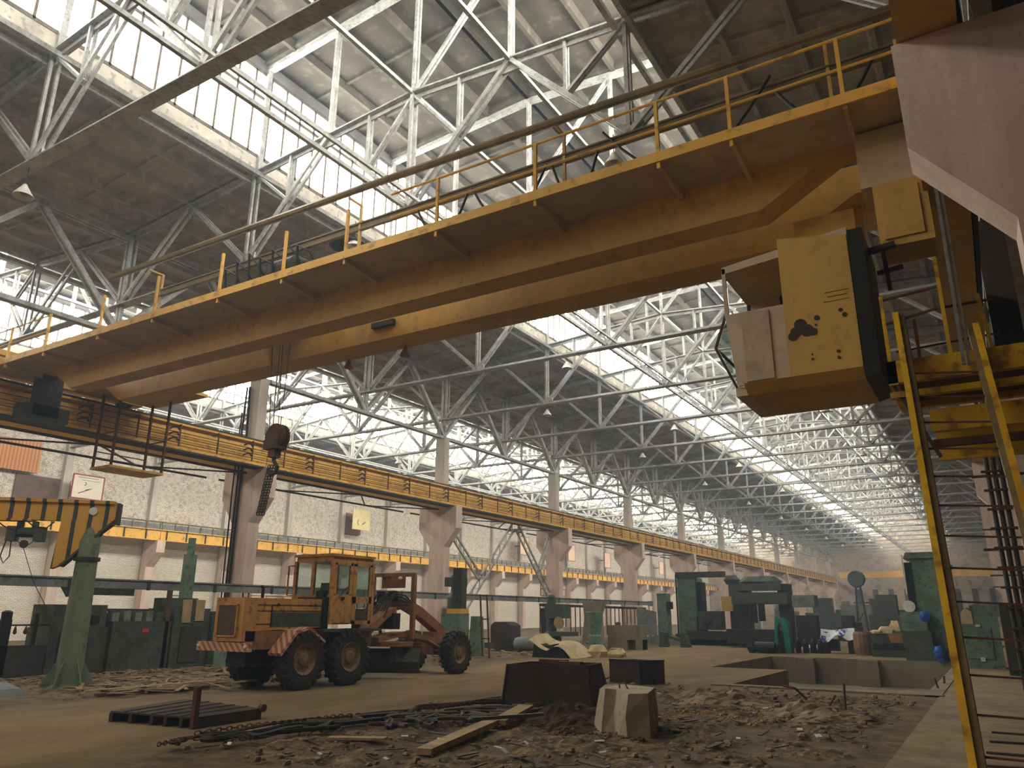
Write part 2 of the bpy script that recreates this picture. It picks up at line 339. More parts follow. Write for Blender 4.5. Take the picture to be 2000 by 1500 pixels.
# wall pilasters, wall corbels and side bay windows
for i in range(24):
    y = 7.2+6*i
    m = MB().box(WALLX+.01, y-.22, 0, WALLX+.35, y+.22, 12.5)
    p = tag(build('wall_pilaster', m, M_upcol, loc=(WALLX+.2, y, 0)), 'pale plastered pilaster on the brick wall, %s' % (ORD[i] if i < 16 else ORD[i+4]), 'pilaster', 'wall pilasters')
    c = MB().box(WALLX+.3, y-.3, 0, WALLX+.8, y+.3, 4.4).prism([(WALLX+.3,4.4),(WALLX+.8,4.4),(WALLX+1.7,5.3),(WALLX+1.7,6.05),(WALLX+.3,6.05)], y-.3, y+.3, 1)
    for v in range(1): 
        tag(build('wall_corbel', c, M_pink, loc=(WALLX+.6, y, 0)), 'pink bracket column under the wall runway, %s' % (ORD[i] if i < 16 else ORD[i+4]), 'column', 'wall bracket columns')
XW = -46.2
for i in range(12):
    ya = 7.2+12*i; n = ORD[i]
    t = thing('wall_runway_girder', 'ochre crane girder along the brick wall, %s length' % n, 'crane girder', (XW, ya, 6.06), 'wall runway girders')
    m = MB().box(XW-.15, ya+.02, 6.08, XW+.0, ya+11.98, 6.75).box(XW-.2, ya+.02, 6.06, XW+.12, ya+11.98, 6.1).box(XW-.2, ya+.02, 6.72, XW+.12, ya+11.98, 6.76); build('web', m, M_yel2, t)
    for q in range(8): build('stiffener', MB().box(XW, ya+.4+q*1.5, 6.1, XW+.1, ya+.45+q*1.5, 6.72), M_dsteel, t)
    m = MB().box(XW-.1, ya+.02, 7.2, XW+.05, ya+11.98, 7.3)
    for q in range(13): m.box(XW-.05, ya+.02+q*.99, 6.76, XW+.01, ya+.07+q*.99, 7.2)
    build('top_rail', m, M_pipe, t)
    m = MB().box(XW-.08, ya+.1, 6.8, XW-.06, ya+11.9, 7.15); build('fascia_panel', m, M_gray, t)
# ---------------- roof trusses ----------------
def pair(m, a, b, w=.07, g=.09, h=.1):
    for s in (-1, 1): m.bar((a[0], a[1]+s*g/2, a[2]), (b[0], b[1]+s*g/2, b[2]), w*.7, h, up=(0,1,0)) if False else m.bar((a[0], a[1]+s*g, a[2]), (b[0], b[1]+s*g, b[2]), h, w, up=(0,1,0))
    return m
def make_truss(detail=True):
    t = thing('roof_truss', 'x', 'roof truss', (MX, 1.2, 11.3))
    P = lambda d, z: (MX+d, 1.2, z)
    parts = []
    tc = MB()
    for s in (-1, 1):
        tc.bar(P(s*HALF, zt(HALF)), P(0, zt(0)), .3, .05); tc.bar((MX+s*HALF, 1.2, zt(HALF)-.09), (MX, 1.2, zt(0)-.09), .05, .14)
        tc.box(MX+s*6-.18, 1.17, 13.95, MX+s*6+.18, 1.23, 14.3)
    tc.box(MX-.25, 1.17, 14.4, MX+.25, 1.23, 14.72)
    for s in (-1, 1): tc.box(MX+s*3-.25, 1.17, 14.2, MX+s*3+.25, 1.23, 14.5)
    parts.append(('top_chord', tc))
    bc = MB().bar(P(-HALF, 11.3), P(HALF, 11.3), .34, .04).bar(P(-HALF, 11.36), P(HALF, 11.36), .05, .12)
    for d in (-6, 0, 6): bc.box(MX+d-.3, 1.17, 11.3, MX+d+.3, 1.23, 11.62)
    parts.append(('bottom_chord', bc))
    for s in (-1, 1):
        nodes = [(12.1, 11.35), (9, zt(9)), (6, 11.35), (3, zt(3)), (0, 11.35)]
        for i in range(4):
            a, b = nodes[i], nodes[i+1]
            parts.append(('diagonal', pair(MB(), P(s*a[0], a[1]), P(s*b[0], b[1]), h=.11)))
        for d0, md in ((1.5, 0), (4.5, 6)):
            zm = (11.35+zt(3))/2
            parts.append(('hanger', pair(MB(), P(s*d0, zt(d0)), P(s*d0, zm), g=.06, h=.07)))
            parts.append(('strut', pair(MB(), P(s*d0, zm), P(s*md, zt(md)-.05), g=.05, h=.07)))
        parts.append(('post', pair(MB(), P(s*6, 11.35), P(s*6, zt(6)), h=.09)))
        parts.append(('post', pair(MB(), P(s*12.0, 11.3), P(s*12.0, zt(12)), h=.12)))
        parts.append(('lantern_post', MB().bar(P(s*6, zt(6)), P(s*6, 18.0), .2, .16, up=(0,1,0))))
        parts.append(('lantern_post', pair(MB(), P(s*3, zt(3)), P(s*3, 18.15), h=.09, g=.06)))
        parts.append(('lantern_brace', pair(MB(), P(0, zt(0)), P(s*3, 18.15), h=.08, g=.05)))
        parts.append(('lantern_rafter', MB().bar(P(s*6.2, 17.98), P(0, 18.4), .2, .16)))
    parts.append(('post', pair(MB(), P(0, 11.35), P(0, zt(0)), h=.09)))
    parts.append(('lantern_post', pair(MB(), P(0, zt(0)), P(0, 18.4), h=.09, g=.06)))
    if detail:
        for n, mb in parts: build(n, mb, M_steel, t)
    else:
        allm = MB()
        for n, mb in parts: allm.add(mb.v, mb.f)
        build('truss_steelwork', allm, M_steel, t)
    return t
tr_d = make_truss(True); tr_s = make_truss(False); used = {'d': 0, 's': 0}
SP = {}
for cx, bay in ((MX, 'main bay'), (ML, 'brick wall bay')):
    for i in range(26):
        y = -4.8+6*i
        det = i < (12 if cx == MX else 8); src = tr_d if det else tr_s; kk = 'd' if det else 's'
        n = i-2; lab = 'steel roof truss over the %s, %s' % (bay, ORD[n] if 0 <= n < 16 else ('just overhead behind the viewpoint' if n == -1 else 'well behind the viewpoint') if n < 0 else ORD[n+4])
        if not used[kk]: used[kk] = 1; src.location = (cx, y, 11.3); src['label'] = lab; src['group'] = 'roof trusses'; continue
        c = copy_tree(src, (cx, y, 11.3), lab); c['group'] = 'roof trusses over the '+bay
# ties along the hall
def tie(x, z, w, h, lab):
    one('tie_bar', lab, 'tie bar', MB().box(x-w/2, -10, z-h/2, x+w/2, Y1-.5, z+h/2), M_steel, 'tie bars along the roof')
for cx, bay in ((MX, 'main bay'), (ML, 'side bay')):
    for d, nm in ((-6, 'left lantern edge'), (6, 'right lantern edge')):
        s = 1 if d > 0 else -1
        one('purlin', 'double steel purlin running under the %s of the %s' % (nm, bay), 'purlin', MB().box(cx+d-.22*s-.06, -10, 14.08, cx+d-.22*s+.06, Y1-.5, 14.22).box(cx+d+.18*s-.05, -10, 13.98, cx+d+.18*s+.05, Y1-.5, 14.12), M_steel, 'lantern edge purlins')
    for d, nm in ((0, 'ridge'), (3, 'right of the ridge'), (-3, 'left of the ridge')): tie(cx+d, zt(d)-.02, .1, .1, 'long steel tie bar along the %s of the %s roof' % (nm, bay))
    tie(cx-.12, 11.42, .1, .1, 'long bottom tie bar in the middle of the %s trusses' % bay); tie(cx+.35, 11.42, .07, .07, 'thinner bottom tie bar beside the middle of the %s trusses' % bay)
# ---------------- column rows ----------------
XL = -23.4; XR = 1.05
def column(x, y, label, group, lower=True, up=M_upcol):
    t = thing('concrete_column', label, 'column', (x, y, 0), group)
    m = MB().box(x-.45, y-.25, 0, x+.45, y+.25, 6.5)
    m.prism([(x-.45,4.75),(x-1.15,5.65),(x-1.15,6.75),(x+1.15,6.75),(x+1.15,5.65),(x+.45,4.75)], y-.25, y+.25, 1)
    build('corbelled_shaft', m, M_pink, t)
    build('upper_shaft', MB().box(x-.28, y-.22, 6.75, x+.28, y+.22, 10.3), up, t)
    return t
rows = ((XL, 'left', M_upcol), (XR, 'right', mat('dark_upper_column', (74,62,54), (52,44,40), 1)))  # upper shafts of the right row get a darker concrete tone
for x, side, um in rows:
    src = None
    for i in range(-1, 12):
        y = 7.2+12*i
        lab = 'pink concrete column with branching corbels in the %s row, %s' % (side, ORD[i] if i >= 0 else 'behind the viewpoint')
        if side == 'left' and i > 0: lab = 'pink concrete column with branching corbels in the left row, %s visible one' % ORD[i-1]
        if src is None: src = column(x, y, lab, side+' row of columns', up=um)
        else: copy_tree(src, (x, y, 0), lab)
# sub-trusses over the columns
def subtruss(x, y, lab, grp):
    t = thing('column_head_truss', lab, 'truss', (x, y, 10.3), grp)
    def pr(m, a, b, h=.12):
        for s in (-1, 1): m.bar((x+s*.09, a[0], a[1]), (x+s*.09, b[0], b[1]), .09, h)
        return m
    build('bottom_chord', pr(MB(), (y-6, 10.35), (y+6, 10.35), .14), M_steel, t)
    build('top_chord', pr(MB(), (y-6, 13.7), (y+6, 13.7), .14), M_steel, t)
    for a, b in (((y, 10.4), (y-3, 13.7)), ((y, 10.4), (y+3, 13.7)), ((y-3, 13.7), (y-6, 10.4)), ((y+3, 13.7), (y+6, 10.4))): build('diagonal', pr(MB(), a, b, .16), M_steel, t)
    build('post', pr(MB(), (y, 10.3), (y, 13.7)), M_steel, t); build('post', pr(MB(), (y+6, 10.3), (y+6, 13.7)), M_steel, t)
    m = MB().add([(x-.03,y-.5,11.0),(x-.03,y-.22,10.3),(x-.03,y+.22,10.3),(x-.03,y+.5,11.0),(x+.03,y-.5,11.0),(x+.03,y-.22,10.3),(x+.03,y+.22,10.3),(x+.03,y+.5,11.0)], [(0,1,2,3),(7,6,5,4),(0,4,5,1),(1,5,6,2),(2,6,7,3),(3,7,4,0)]); build('gusset', m, M_steel, t)
    return t
for x, side, um in rows:
    src = None
    for i in range(-1, 12):
        y = 7.2+12*i; lab = 'steel truss spanning over the column heads of the %s row, %s' % (side, ORD[i]+' span' if i >= 0 else 'span behind the viewpoint')
        if src is None: src = subtruss(x, y, lab, 'column head trusses of the %s row' % side)
        else: copy_tree(src, (x, y, 10.3), lab)
# crane runway girders of the main bay
def runway(x, s, ya, lab, grp, rails):
    t = thing('runway_girder', lab, 'crane girder', (x, ya, 6.75), grp)
    m = MB().box(x-.07, ya+.02, 6.8, x+.07, ya+11.98, 7.6).box(x-.25, ya+.02, 6.76, x+.25, ya+11.98, 6.81)
    m.box(x-.25, ya+.02, 7.58, x+.25, ya+11.98, 7.64); build('web', m, M_yel2 if rails else M_yel, t)
    m = MB()
    for q in range(9): m.box(x-.2, ya+.3+q*1.42, 6.8, x+.2, ya+.34+q*1.42, 7.58)
    if not rails: build('stiffener', m, M_yel, t)
    build('crane_rail', MB().box(x-.05, ya+.02, 7.64, x+.05, ya+11.98, 7.76), M_dsteel, t)
    if rails:
        for q in range(4):
            z = 6.94+q*.17; xx = x+s*.42; build('conductor_bar', MB().bar((xx, ya+.02, z), (xx, ya+11.98, z), .03, .024), M_rust, t)
        m = MB()
        for q in range(8): build('bar_hanger', MB().box(x+s*.4, ya+.5+q*1.5, 6.82, x+s*.44, ya+.54+q*1.5, 7.56).box(x+s*.1, ya+.5+q*1.5, 7.5, x+s*.44, ya+.54+q*1.5, 7.54), M_rust, t)
        for q in range(4):
            m = MB(); y = ya+1.6+q*3
            for z in (7.0, 7.18, 7.36):
                m.tube([(x+s*.43, y, z-.03), (x+s*.5, y+.12, z+.05), (x+s*.47, y+.3, z+.06), (x+s*.43, y+.36, z+.0)], .028, 5)
            build('insulator_clamp', m, M_insul, t)
        build('lower_shelf', MB().box(x-.35, ya+.02, 6.7, x+s*.25, ya+11.98, 6.755), M_dsteel, t)
    return t
for x, s, side, rl in ((-22.65, 1, 'left', True), (.2, -1, 'right', False)):
    src = None
    for i in range(-1, 12):
        ya = 7.2+12*i
        if i == 11: continue
        lab = 'ochre runway girder %son the %s column row, %s' % ('with conductor bars ' if rl else '', side, ORD[i+1]+' span')
        if src is None: src = runway(x, s, ya, lab, side+' crane runway', rl)
        else: copy_tree(src, (x, ya, 6.75), lab)
# outer runway of the left row (serves the side bay): plain
m0 = None
for i in range(12):
    ya = 7.2+12*i
    if m0 is None: m0 = one('back_runway_girder', 'x', 'crane girder', MB().box(-24.3, ya+.02, 6.76, -24.1, ya+11.98, 7.5), M_cabd, 'outer runway of the left row'); m0['label'] = 'plain brown girder behind the left columns, nearest span'; z0 = m0.location.copy()
    else: c = m0.copy(); COL.objects.link(c); c.location.y = z0.y+12*i; c['label'] = 'plain brown girder behind the left columns, %s span' % ORD[i]
# ---------------- bridge crane ----------------
XA, XB = -22.4, .15
cr = thing('bridge_crane', 'big ochre bridge crane spanning the hall overhead with walkway and hanging cab', 'bridge crane', (-11.2, 11.2, 7.2))
def girder(ya, yb, zb, zt_, zend, m):
    pol = [(XA, zend), (-20.9, zend), (-19.9, zb), (-2.1, zb), (-.95, zend), (XB, zend), (XB, zt_), (XA, zt_)]
    b = MB().prism(pol, ya, yb, 1)
    for q in range(6):
        x = -19+q*3.3
    return build('main_girder', b, m, cr)
girder(10.24, 10.74, 7.2, 8.25, 7.85, M_yel)
girder(11.6, 12.3, 7.2, 8.3, 7.82, M_yel)
build('walkway_deck', MB().box(XA, 9.27, 7.86, XB, 10.24, 7.9), M_cabd, cr)
build('walkway_edge', MB().box(XA, 9.24, 7.84, XB, 9.27, 8.0), M_yel2, cr)
build('far_walkway_deck', MB().box(XA, 12.3, 7.9, XB, 13.2, 7.94), M_cabd, cr)
px = [-.75, -2.2, -3.25, -5.3, -7.25, -9.35, -11.0, -12.9, -15.1, -17.2, -19.55, -21.4]
for x in px:
    build('railing_post', MB().bar((x, 9.29, 7.74 if x < -2 else 7.84), (x, 9.29, 8.87), .05, .05), M_yel2, cr)
    if x < -.7: 
        b = MB().prism([(9.29, 7.86), (10.24, 7.86), (10.24, 7.7), (9.29, 7.8)], x-.03, x+.03, 0); build('deck_bracket', b, M_cabd, cr)
build('handrail', MB().tube([(-8.3, 9.29, 8.87), (XB, 9.29, 8.87)], .022), M_yel2, cr)
build('handrail', MB().tube([(-8.3, 9.29, 8.4), (XB, 9.29, 8.4)], .018), M_yel2, cr)
build('handrail', MB().tube([(XA, 9.29, 8.84), (-19.5, 9.29, 8.84)], .02), M_yel2, cr)
build('handrail', MB().tube([(XA, 9.29, 8.4), (-19.5, 9.29, 8.4)], .02), M_yel2, cr)
build('drive_shaft_pipe', MB().tube([(XB, 10.1, 9.66), (-4.6, 10.1, 9.8), (-9.4, 10.1, 9.9), (-18.6, 10.1, 9.97)], .075, 8), M_pipe, cr)
build('cable_rail', MB().box(-17, 10.46, 9.22, XB, 10.54, 9.25).box(-17, 10.49, 9.25, XB, 10.51, 9.37).box(-17, 10.46, 9.37, XB, 10.54, 9.4), M_pipe, cr)
for x in (-1, -5.4, -10.2, -16.9):
    build('rail_post', MB().bar((x, 10.5, 8.25), (x, 10.5, 9.82), .05, .05).bar((x, 10.5, 9.8), (x, 10.12, 9.8), .04, .04), M_yel, cr)
def loop(xa, xb, z, sag):
    return MB().tube([(xa+(xb-xa)*t/8, 10.4, z-sag*math.sin(math.pi*t/8)-.0) for t in range(9)], .025, 6)
for xa, xb, z, sag in ((-.4, -1.75, 9.2, .75), (-1.8, -4.6, 9.5, 1.2), (-4.7, -5.6, 9.2, .9), (-5.7, -7.3, 9.25, .95), (-7.4, -8.6, 9.2, .85)): build('festoon_cable', loop(xa, xb, z, sag), M_dark, cr)
# end carriages
for x, nm in ((-22.65, 'end_carriage'), (.2, 'end_carriage')):
    e = build(nm, MB().box(x-.22, 8.6, 7.86, x+.22, 13.9, 8.35).box(x-.3, 9.2, 8.35, x+.3, 13.3, 8.5), M_yel, cr)
    for y in (9.1, 13.4): build('travel_wheel', MB().lathe([(.26, -.09), (.3, -.09), (.3, -.06), (.24, -.06), (.24, .06), (.3, .06), (.3, .09), (.26, .09)], (x, y, 8.02), 0, 18), M_dsteel, e)
b = build('drive_platform', MB().box(-22.3, 12.6, 7.86, -19.6, 14.2, 7.95), M_yel, cr)
# machinery on the walkway
mt = build('drive_motor', MB().lathe([(.1, -.45), (.22, -.42), (.24, -.3), (.24, .3), (.16, .42), (.06, .6)], (-12.1, 10.35, 8.75), 0, 14).box(-12.6, 10.15, 8.25, -11.6, 10.55, 8.55), M_dsteel, cr)
m = MB()
for k in range(7):
    x = -13.9+k*.38; m.tube([(x, 10.2, 8.3), (x+.15, 10.0, 9.0+.1*(k % 3)), (x+.45, 10.1, 8.8), (x+.6, 10.3, 8.35)], .03, 5)
build('cable_bundle', m, M_dark, cr)
build('switch_box', MB().box(-18.2, 9.9, 7.9, -17.5, 10.2, 8.3).box(-17.95, 9.86, 7.95, -17.85, 9.9, 8.28), M_gray, cr)
build('resistor_box', MB().box(-13.6, 9.7, 7.9, -12.9, 10.1, 8.25), M_dsteel, cr)
for x in (-10.3, -11.95): build('girder_lamp', MB().lathe([(.04, .2), (.06, .12), (.12, 0), (.08, -.02)], (x, 12.25, 7.0), 2, 12), M_wood, cr)
build('conduit_box', MB().box(-10.65, 11.5, 7.46, -10.05, 11.6, 7.58), M_dsteel, cr)
# trolley on the girders, ropes and hook block
tr = build('trolley', MB().box(-14.3, 10.3, 8.32, -12.2, 12.25, 8.55).box(-13.9, 10.6, 8.55, -12.6, 11.9, 8.95), M_dsteel, cr)
for x, y in ((-13.35, 11.1), (-13.2, 11.3), (-13.0, 11.1), (-12.8, 11.25)): build('hoist_rope', MB().tube([(x, y, 8.5), (x*.3-12.95*.7, y, 5.5)], .012, 4), M_dsteel, cr)
hb = build('hook_block', MB().lathe([(.05, -.1), (.22, -.1), (.3, -.04), (.3, .04), (.22, .1), (.05, .1)], (-12.97, 11.2, 5.28), 1, 18).lathe([(.05, .1), (.3, .1), (.3, .15), (.05, .15)], (-12.97, 11.2, 5.28), 1, 18).box(-13.2, 11.08, 5.0, -12.76, 11.36, 5.2).box(-13.06, 11.12, 4.82, -12.86, 11.3, 5.02), M_rust, cr)
build('hook', MB().tube([(-12.95, 11.2, 4.9), (-12.95, 11.2, 4.75), (-12.82, 11.2, 4.6), (-12.85, 11.2, 4.48), (-13.0, 11.2, 4.45), (-13.1, 11.2, 4.56)], .045, 8), M_dsteel, hb)
m = MB()
for k in range(18):
    z = 4.62-k*.058; a = (k % 2)*1.4
    for s in (-1, 1, 0):
        x = -13.0-.012*k+s*.05; y = 11.2+s*.03
        pts = [(x+.035*math.cos(t)*math.cos(a), y+.035*math.cos(t)*math.sin(a), z+.05*math.sin(t)) for t in [i*math.pi/3 for i in range(7)]]; m.tube(pts, .014, 4)
one('lifting_chain', 'heavy greenish chain sling hanging doubled from the crane hook', 'chain', m, M_dgreen)
# cab
cb = build('operator_cab', MB().prism([(-1.78, 4.42), (-.95, 4.42), (-.95, 6.15), (-1.78, 6.3)], 9.45, 9.5, 1).box(-1.78, 9.5, 4.42, -.95, 10.9, 4.5).box(-1.0, 9.5, 4.42, -.95, 10.9, 6.15).prism([(9.45, 4.42), (9.6, 4.3), (10.85, 4.3), (10.95, 4.42)], -2.35, -.95, 0).box(-1.78, 10.85, 4.42, -.95, 10.9, 7.2), M_yel, cr)
build('black_cab_door', MB().prism([(-.93, 4.25), (-.76, 4.3), (-.76, 6.15), (-.93, 6.15)], 9.35, 10.6, 1), M_black, cb)
build('side_panel', MB().prism([(-2.45, 4.42), (-1.78, 4.42), (-1.78, 5.42), (-2.55, 5.42)], 9.54, 9.58, 1), M_cabd, cb)
build('polished_panel', MB().box(-2.33, 9.52, 4.46, -1.98, 9.54, 5.38), mat('scuffed_aluminium', (176,160,138), (128,116,100), 2, .35, metal=.6), cb)
build('cab_roof', MB().prism([(-2.55, 6.02), (-1.7, 6.1), (-.95, 6.2), (-.95, 6.3), (-2.55, 6.12)], 9.56, 10.9, 1), M_cabd, cb)
build('corner_post', MB().bar((-2.53, 9.58, 5.4), (-2.53, 9.58, 6.1), .04, .05), M_cabd, cb)
build('corner_post', MB().bar((-2.53, 10.85, 4.45), (-2.53, 10.85, 6.1), .04, .05), M_dsteel, cb); build('corner_post', MB().bar((-2.05, 10.85, 5.4), (-2.05, 10.85, 6.1), .06, .05), M_dsteel, cb)
build('back_panel', MB().box(-2.5, 10.83, 5.55, -1.78, 10.87, 6.1), M_cabd, cb)
build('windscreen', MB().prism([(-2.48, 4.42), (-2.72, 5.0), (-2.55, 5.45), (-2.52, 5.45), (-2.69, 5.0), (-2.45, 4.42)], 9.6, 10.85, 1), M_glass, cb)
build('screen_frame', MB().bar((-2.48, 9.6, 4.42), (-2.72, 9.6, 5.0), .03, .03).bar((-2.72, 9.6, 5.0), (-2.55, 9.6, 5.45), .03, .03).bar((-2.48, 10.85, 4.42), (-2.72, 10.85, 5.0), .03, .03).bar((-2.72, 10.85, 5.0), (-2.55, 10.85, 5.45), .03, .03).bar((-2.72, 9.6, 5.0), (-2.72, 10.85, 5.0), .03, .03), M_dsteel, cb)
build('cab_nose', MB().prism([(9.6, 4.42), (9.6, 4.3), (10.85, 4.3), (10.85, 4.42)], -2.5, -2.35, 0), M_cabd, cb)
build('cab_hanger', MB().box(-1.78, 10.3, 6.25, -1.6, 12.2, 6.42).box(-1.1, 10.3, 6.25, -.95, 12.2, 6.42).box(-1.78, 12.0, 6.4, -1.6, 12.2, 7.4).box(-1.1, 12.0, 6.4, -.95, 12.2, 7.85), M_yel, cb)
m = MB()
for (x, z, r) in ((-1.66, 4.98, .07), (-1.6, 5.07, .075), (-1.53, 4.98, .08), (-1.7, 4.93, .06), (-1.46, 4.95, .05)): m.lathe([(0.01, -.004), (r, -.003), (r, 0), (.01, 0)], (x, 9.445, z), 1, 12)
for (x, z, r) in ((-1.4, 5.12, .035), (-1.42, 5.03, .015), (-1.08, 5.1, .03), (-1.12, 5.17, .025), (-1.5, 4.6, .018), (-1.2, 4.65, .022), (-1.2, 4.57, .02), (-1.5, 4.66, .012)): m.lathe([(0.005, -.004), (r, -.003), (r, 0), (.005, 0)], (x, 9.445, z), 1, 8)
build('grease_marks', m, mat('grease_stain', (60,52,46)), cb)
m = MB().box(-1.28, 9.446, 5.42, -1.0, 9.4495, 5.43).box(-1.25, 9.446, 5.36, -1.02, 9.4495, 5.37).box(-1.3, 9.446, 5.3, -1.0, 9.4495, 5.308); build('faded_writing_lines', m, mat('faded_ink', (120,84,40)), cb)
# cabinet hung on the right end
pb = build('electrical_cabinet', MB().box(-.62, 10.0, 6.1, 0.0, 10.6, 7.0).box(-.55, 9.97, 6.2, -.1, 10.0, 6.9), M_yel, cr)
build('cabinet_bracket', MB().box(-.75, 10.0, 7.0, .1, 10.6, 7.82), M_cabd, cr); build('door_rail', MB().bar((-.95, 9.95, 6.05), (-.45, 9.95, 6.1), .1, .06).bar((-.7, 9.95, 5.75), (-.4, 9.95, 5.78), .05, .05).bar((-.6, 9.95, 6.1), (-.58, 9.95, 5.5), .05, .05), M_dsteel, cr)
build('conduit', MB().bar((.1, 9.2, 7.8), (.06, 9.2, 4.2), .035, .035).bar((.15, 9.22, 7.8), (.11, 9.22, 4.2), .03, .03), M_gray, cr)
# hanging access cage at the left end
cg = build('access_cage', MB().box(-22.0, 12.3, 5.55, -21.0, 14.0, 5.62), M_yel2, cr)
m = MB()
for x in (-21.95, -21.05):
    for y in (12.35, 13.95): m.bar((x, y, 5.6), (x, y, 7.9), .06, .06)
for z in (6.1, 6.6):
    m.bar((-21.05, 12.35, z), (-21.05, 13.95, z), .03, .03).bar((-21.95, 12.35, z), (-21.95, 13.95, z), .03, .03)
m.bar((-21.95, 13.95, 6.6), (-21.05, 13.95, 6.6), .03, .03).bar((-21.95, 12.35, 6.6), (-21.05, 12.35, 6.6), .03, .03)
build('cage_frame', m, M_rust, cg)
build('collector_arm', MB().box(-21.7, 10.2, 6.7, -21.5, 10.9, 7.85).box(-22.1, 10.0, 6.6, -21.5, 11.2, 7.0), M_dsteel, cr)
# ---------------- access platform and ladder at the right ----------------
pf = thing('crane_access_platform', 'yellow steel landing beside the crane cab with railings and lower level', 'platform', (0, 9.5, 0))
build('platform_frame', MB().box(-.7, 9.3, 4.12, .75, 9.4, 4.38).box(-.7, 9.3, 3.95, .75, 9.4, 4.02).box(-.7, 10.6, 4.12, .75, 10.7, 4.38).box(-.7, 9.3, 4.1, -.6, 10.7, 4.38), M_yel3, pf)
build('deck', MB().box(-.66, 9.4, 4.2, .75, 10.6, 4.24), M_rust, pf)
build('lower_beam', MB().box(-.35, 9.42, 3.55, .75, 9.52, 3.8), M_yel3, pf); build('lower_beam', MB().box(-.35, 9.42, 3.38, .75, 9.52, 3.46), M_rust, pf); build('lower_beam', MB().box(-.35, 10.3, 3.38, .75, 10.4, 3.8), M_yel3, pf)
m = MB()
for x, z in ((-.62, 5.3), (-.42, 5.35), (-.62, 4.4)): pass
build('railing_post', MB().bar((-.66, 9.35, 4.38), (-.66, 9.35, 5.2), .04, .04), M_yel3, pf); build('railing_post', MB().bar((-.05, 9.35, 4.38), (-.05, 9.35, 5.55), .05, .04), M_yel3, pf)
build('railing_post', MB().bar((-.4, 10.65, 4.38), (-.4, 10.65, 5.3), .04, .04), M_yel3, pf); m.bar((.42, 10.65, 4.38), (.34, 10.65, 5.5), .06, .04).bar((.3, 10.65, 4.38), (.34, 10.65, 5.5), .04, .04)
build('railing_post', m, M_yel3, pf)
build('railing', MB().bar((.0-.66, 10.65, 4.7), (.5, 10.65, 4.72), .02, .02), M_rust, pf); build('railing', MB().bar((-.66, 9.35, 4.85), (-.05, 9.35, 4.95), .025, .025).bar((-.66, 9.35, 5.15), (-.05, 9.35, 5.2), .025, .025).bar((-.66, 10.65, 4.9), (.5, 10.65, 4.95), .02, .02).bar((-.05, 10.65, 5.4), (.5, 10.65, 5.4), .03, .03), M_rust, pf)
build('support_bracket', MB().bar((-.65, 9.35, 4.1), (-.3, 9.35, 3.25), .04, .04).bar((.7, 9.5, 0), (.7, 9.5, 4.3), .08, .08), M_dsteel, pf)
ld = thing('steel_ladder', 'tall yellow steel ladder leaning up to the crane landing', 'ladder', (0, 8.2, 0))
build('stringer', MB().bar((-.3, 7.6, 0), (-.48, 9.37, 4.9), .08, .22, up=(0,-1,0)), M_pipe, ld); build('stringer_flange', MB().bar((-.35, 7.47, 0), (-.525, 9.24, 4.93), .06, .03, up=(0,-1,0)), M_yel3, ld)
build('stringer', MB().bar((.42, 7.6, 0), (.19, 9.37, 4.62), .08, .22, up=(0,-1,0)), M_pipe, ld); build('stringer_flange', MB().bar((.46, 7.47, 0), (.23, 9.24, 4.65), .06, .03, up=(0,-1,0)), M_yel3, ld)
for k in range(14):
    t = (k+.7)*.3/4.7; y = 7.55+1.77*t; build('rung', MB().bar((-.3-.18*t, y, t*4.75), (.42-.23*t, y, t*4.65), .018, .018), M_rust, ld)
# ---------------- jib crane ----------------
jc = thing('jib_crane', 'green pillar jib crane with a yellow and black striped arm', 'jib crane', (-17.3, 9.95, 0))
build('pillar', MB().lathe([(.42, 0), (.42, .03), (.3, .1), (.27, .12), (.25, 1.5), (.22, 2.75), (.22, 3.1), (.1, 3.5)], (-17.3, 9.95, 0), 2, 20), M_jib, jc, smooth=True)
m = MB()
for k in range(6):
    a = k*math.pi/3; c_, s_ = math.cos(a), math.sin(a); m.add([(-17.3+.25*c_, 9.95+.25*s_, .03), (-17.3+.55*c_, 9.95+.55*s_, .03), (-17.3+.25*c_, 9.95+.25*s_, .6), (-17.3+.25*c_-.02*s_, 9.95+.25*s_+.02*c_, .03), (-17.3+.55*c_-.02*s_, 9.95+.55*s_+.02*c_, .03), (-17.3+.25*c_-.02*s_, 9.95+.25*s_+.02*c_, .6)], [(0,1,2),(5,4,3),(1,4,5,2),(0,3,4,1)])
build('base_gusset', m, M_jib, jc)
build('clamp_band', MB().lathe([(.23, -.04), (.27, -.04), (.27, .04), (.23, .04)], (-17.3, 9.95, 2.72), 2, 20), M_dsteel, jc)


def local_obj(name, mb, m, parent, rz, at_):
    o = build(name, mb, m, parent, world=False); o.location = Vector(at_)-wloc(parent); o.rotation_euler = (0, 0, rz); return o
AZ = math.atan2(.72, .69)
arm = local_obj('arm', MB().box(-7.5, -.09, 3.55, .5, .09, 3.97).box(-7.5, -.16, 3.95, .42, .16, 4.02).box(-7.5, -.16, 3.52, -1.2, .16, 3.56), M_hazard, jc, AZ, (-17.3, 9.95, 0))
build('arm_bracket', MB().prism([(-.62, 3.56), (.5, 3.56), (.2, 3.3), (-.45, 2.6), (-.68, 2.5)], -.12, .12, 1), M_hazard, arm, world=False)
build('bracket_flange', MB().bar((.5, 0, 3.6), (.18, 0, 3.3), .3, .05).bar((.2, 0, 3.3), (-.5, 0, 2.56), .3, .05).box(.48, -.15, 3.5, .54, .15, 3.98), M_dgreen, arm, world=False)
build('bearing_disc', MB().lathe([(.01, 0), (.09, 0), (.09, -.03), (.01, -.04)], (.0, -.1, 3.78), 1, 14), M_white, arm, world=False)
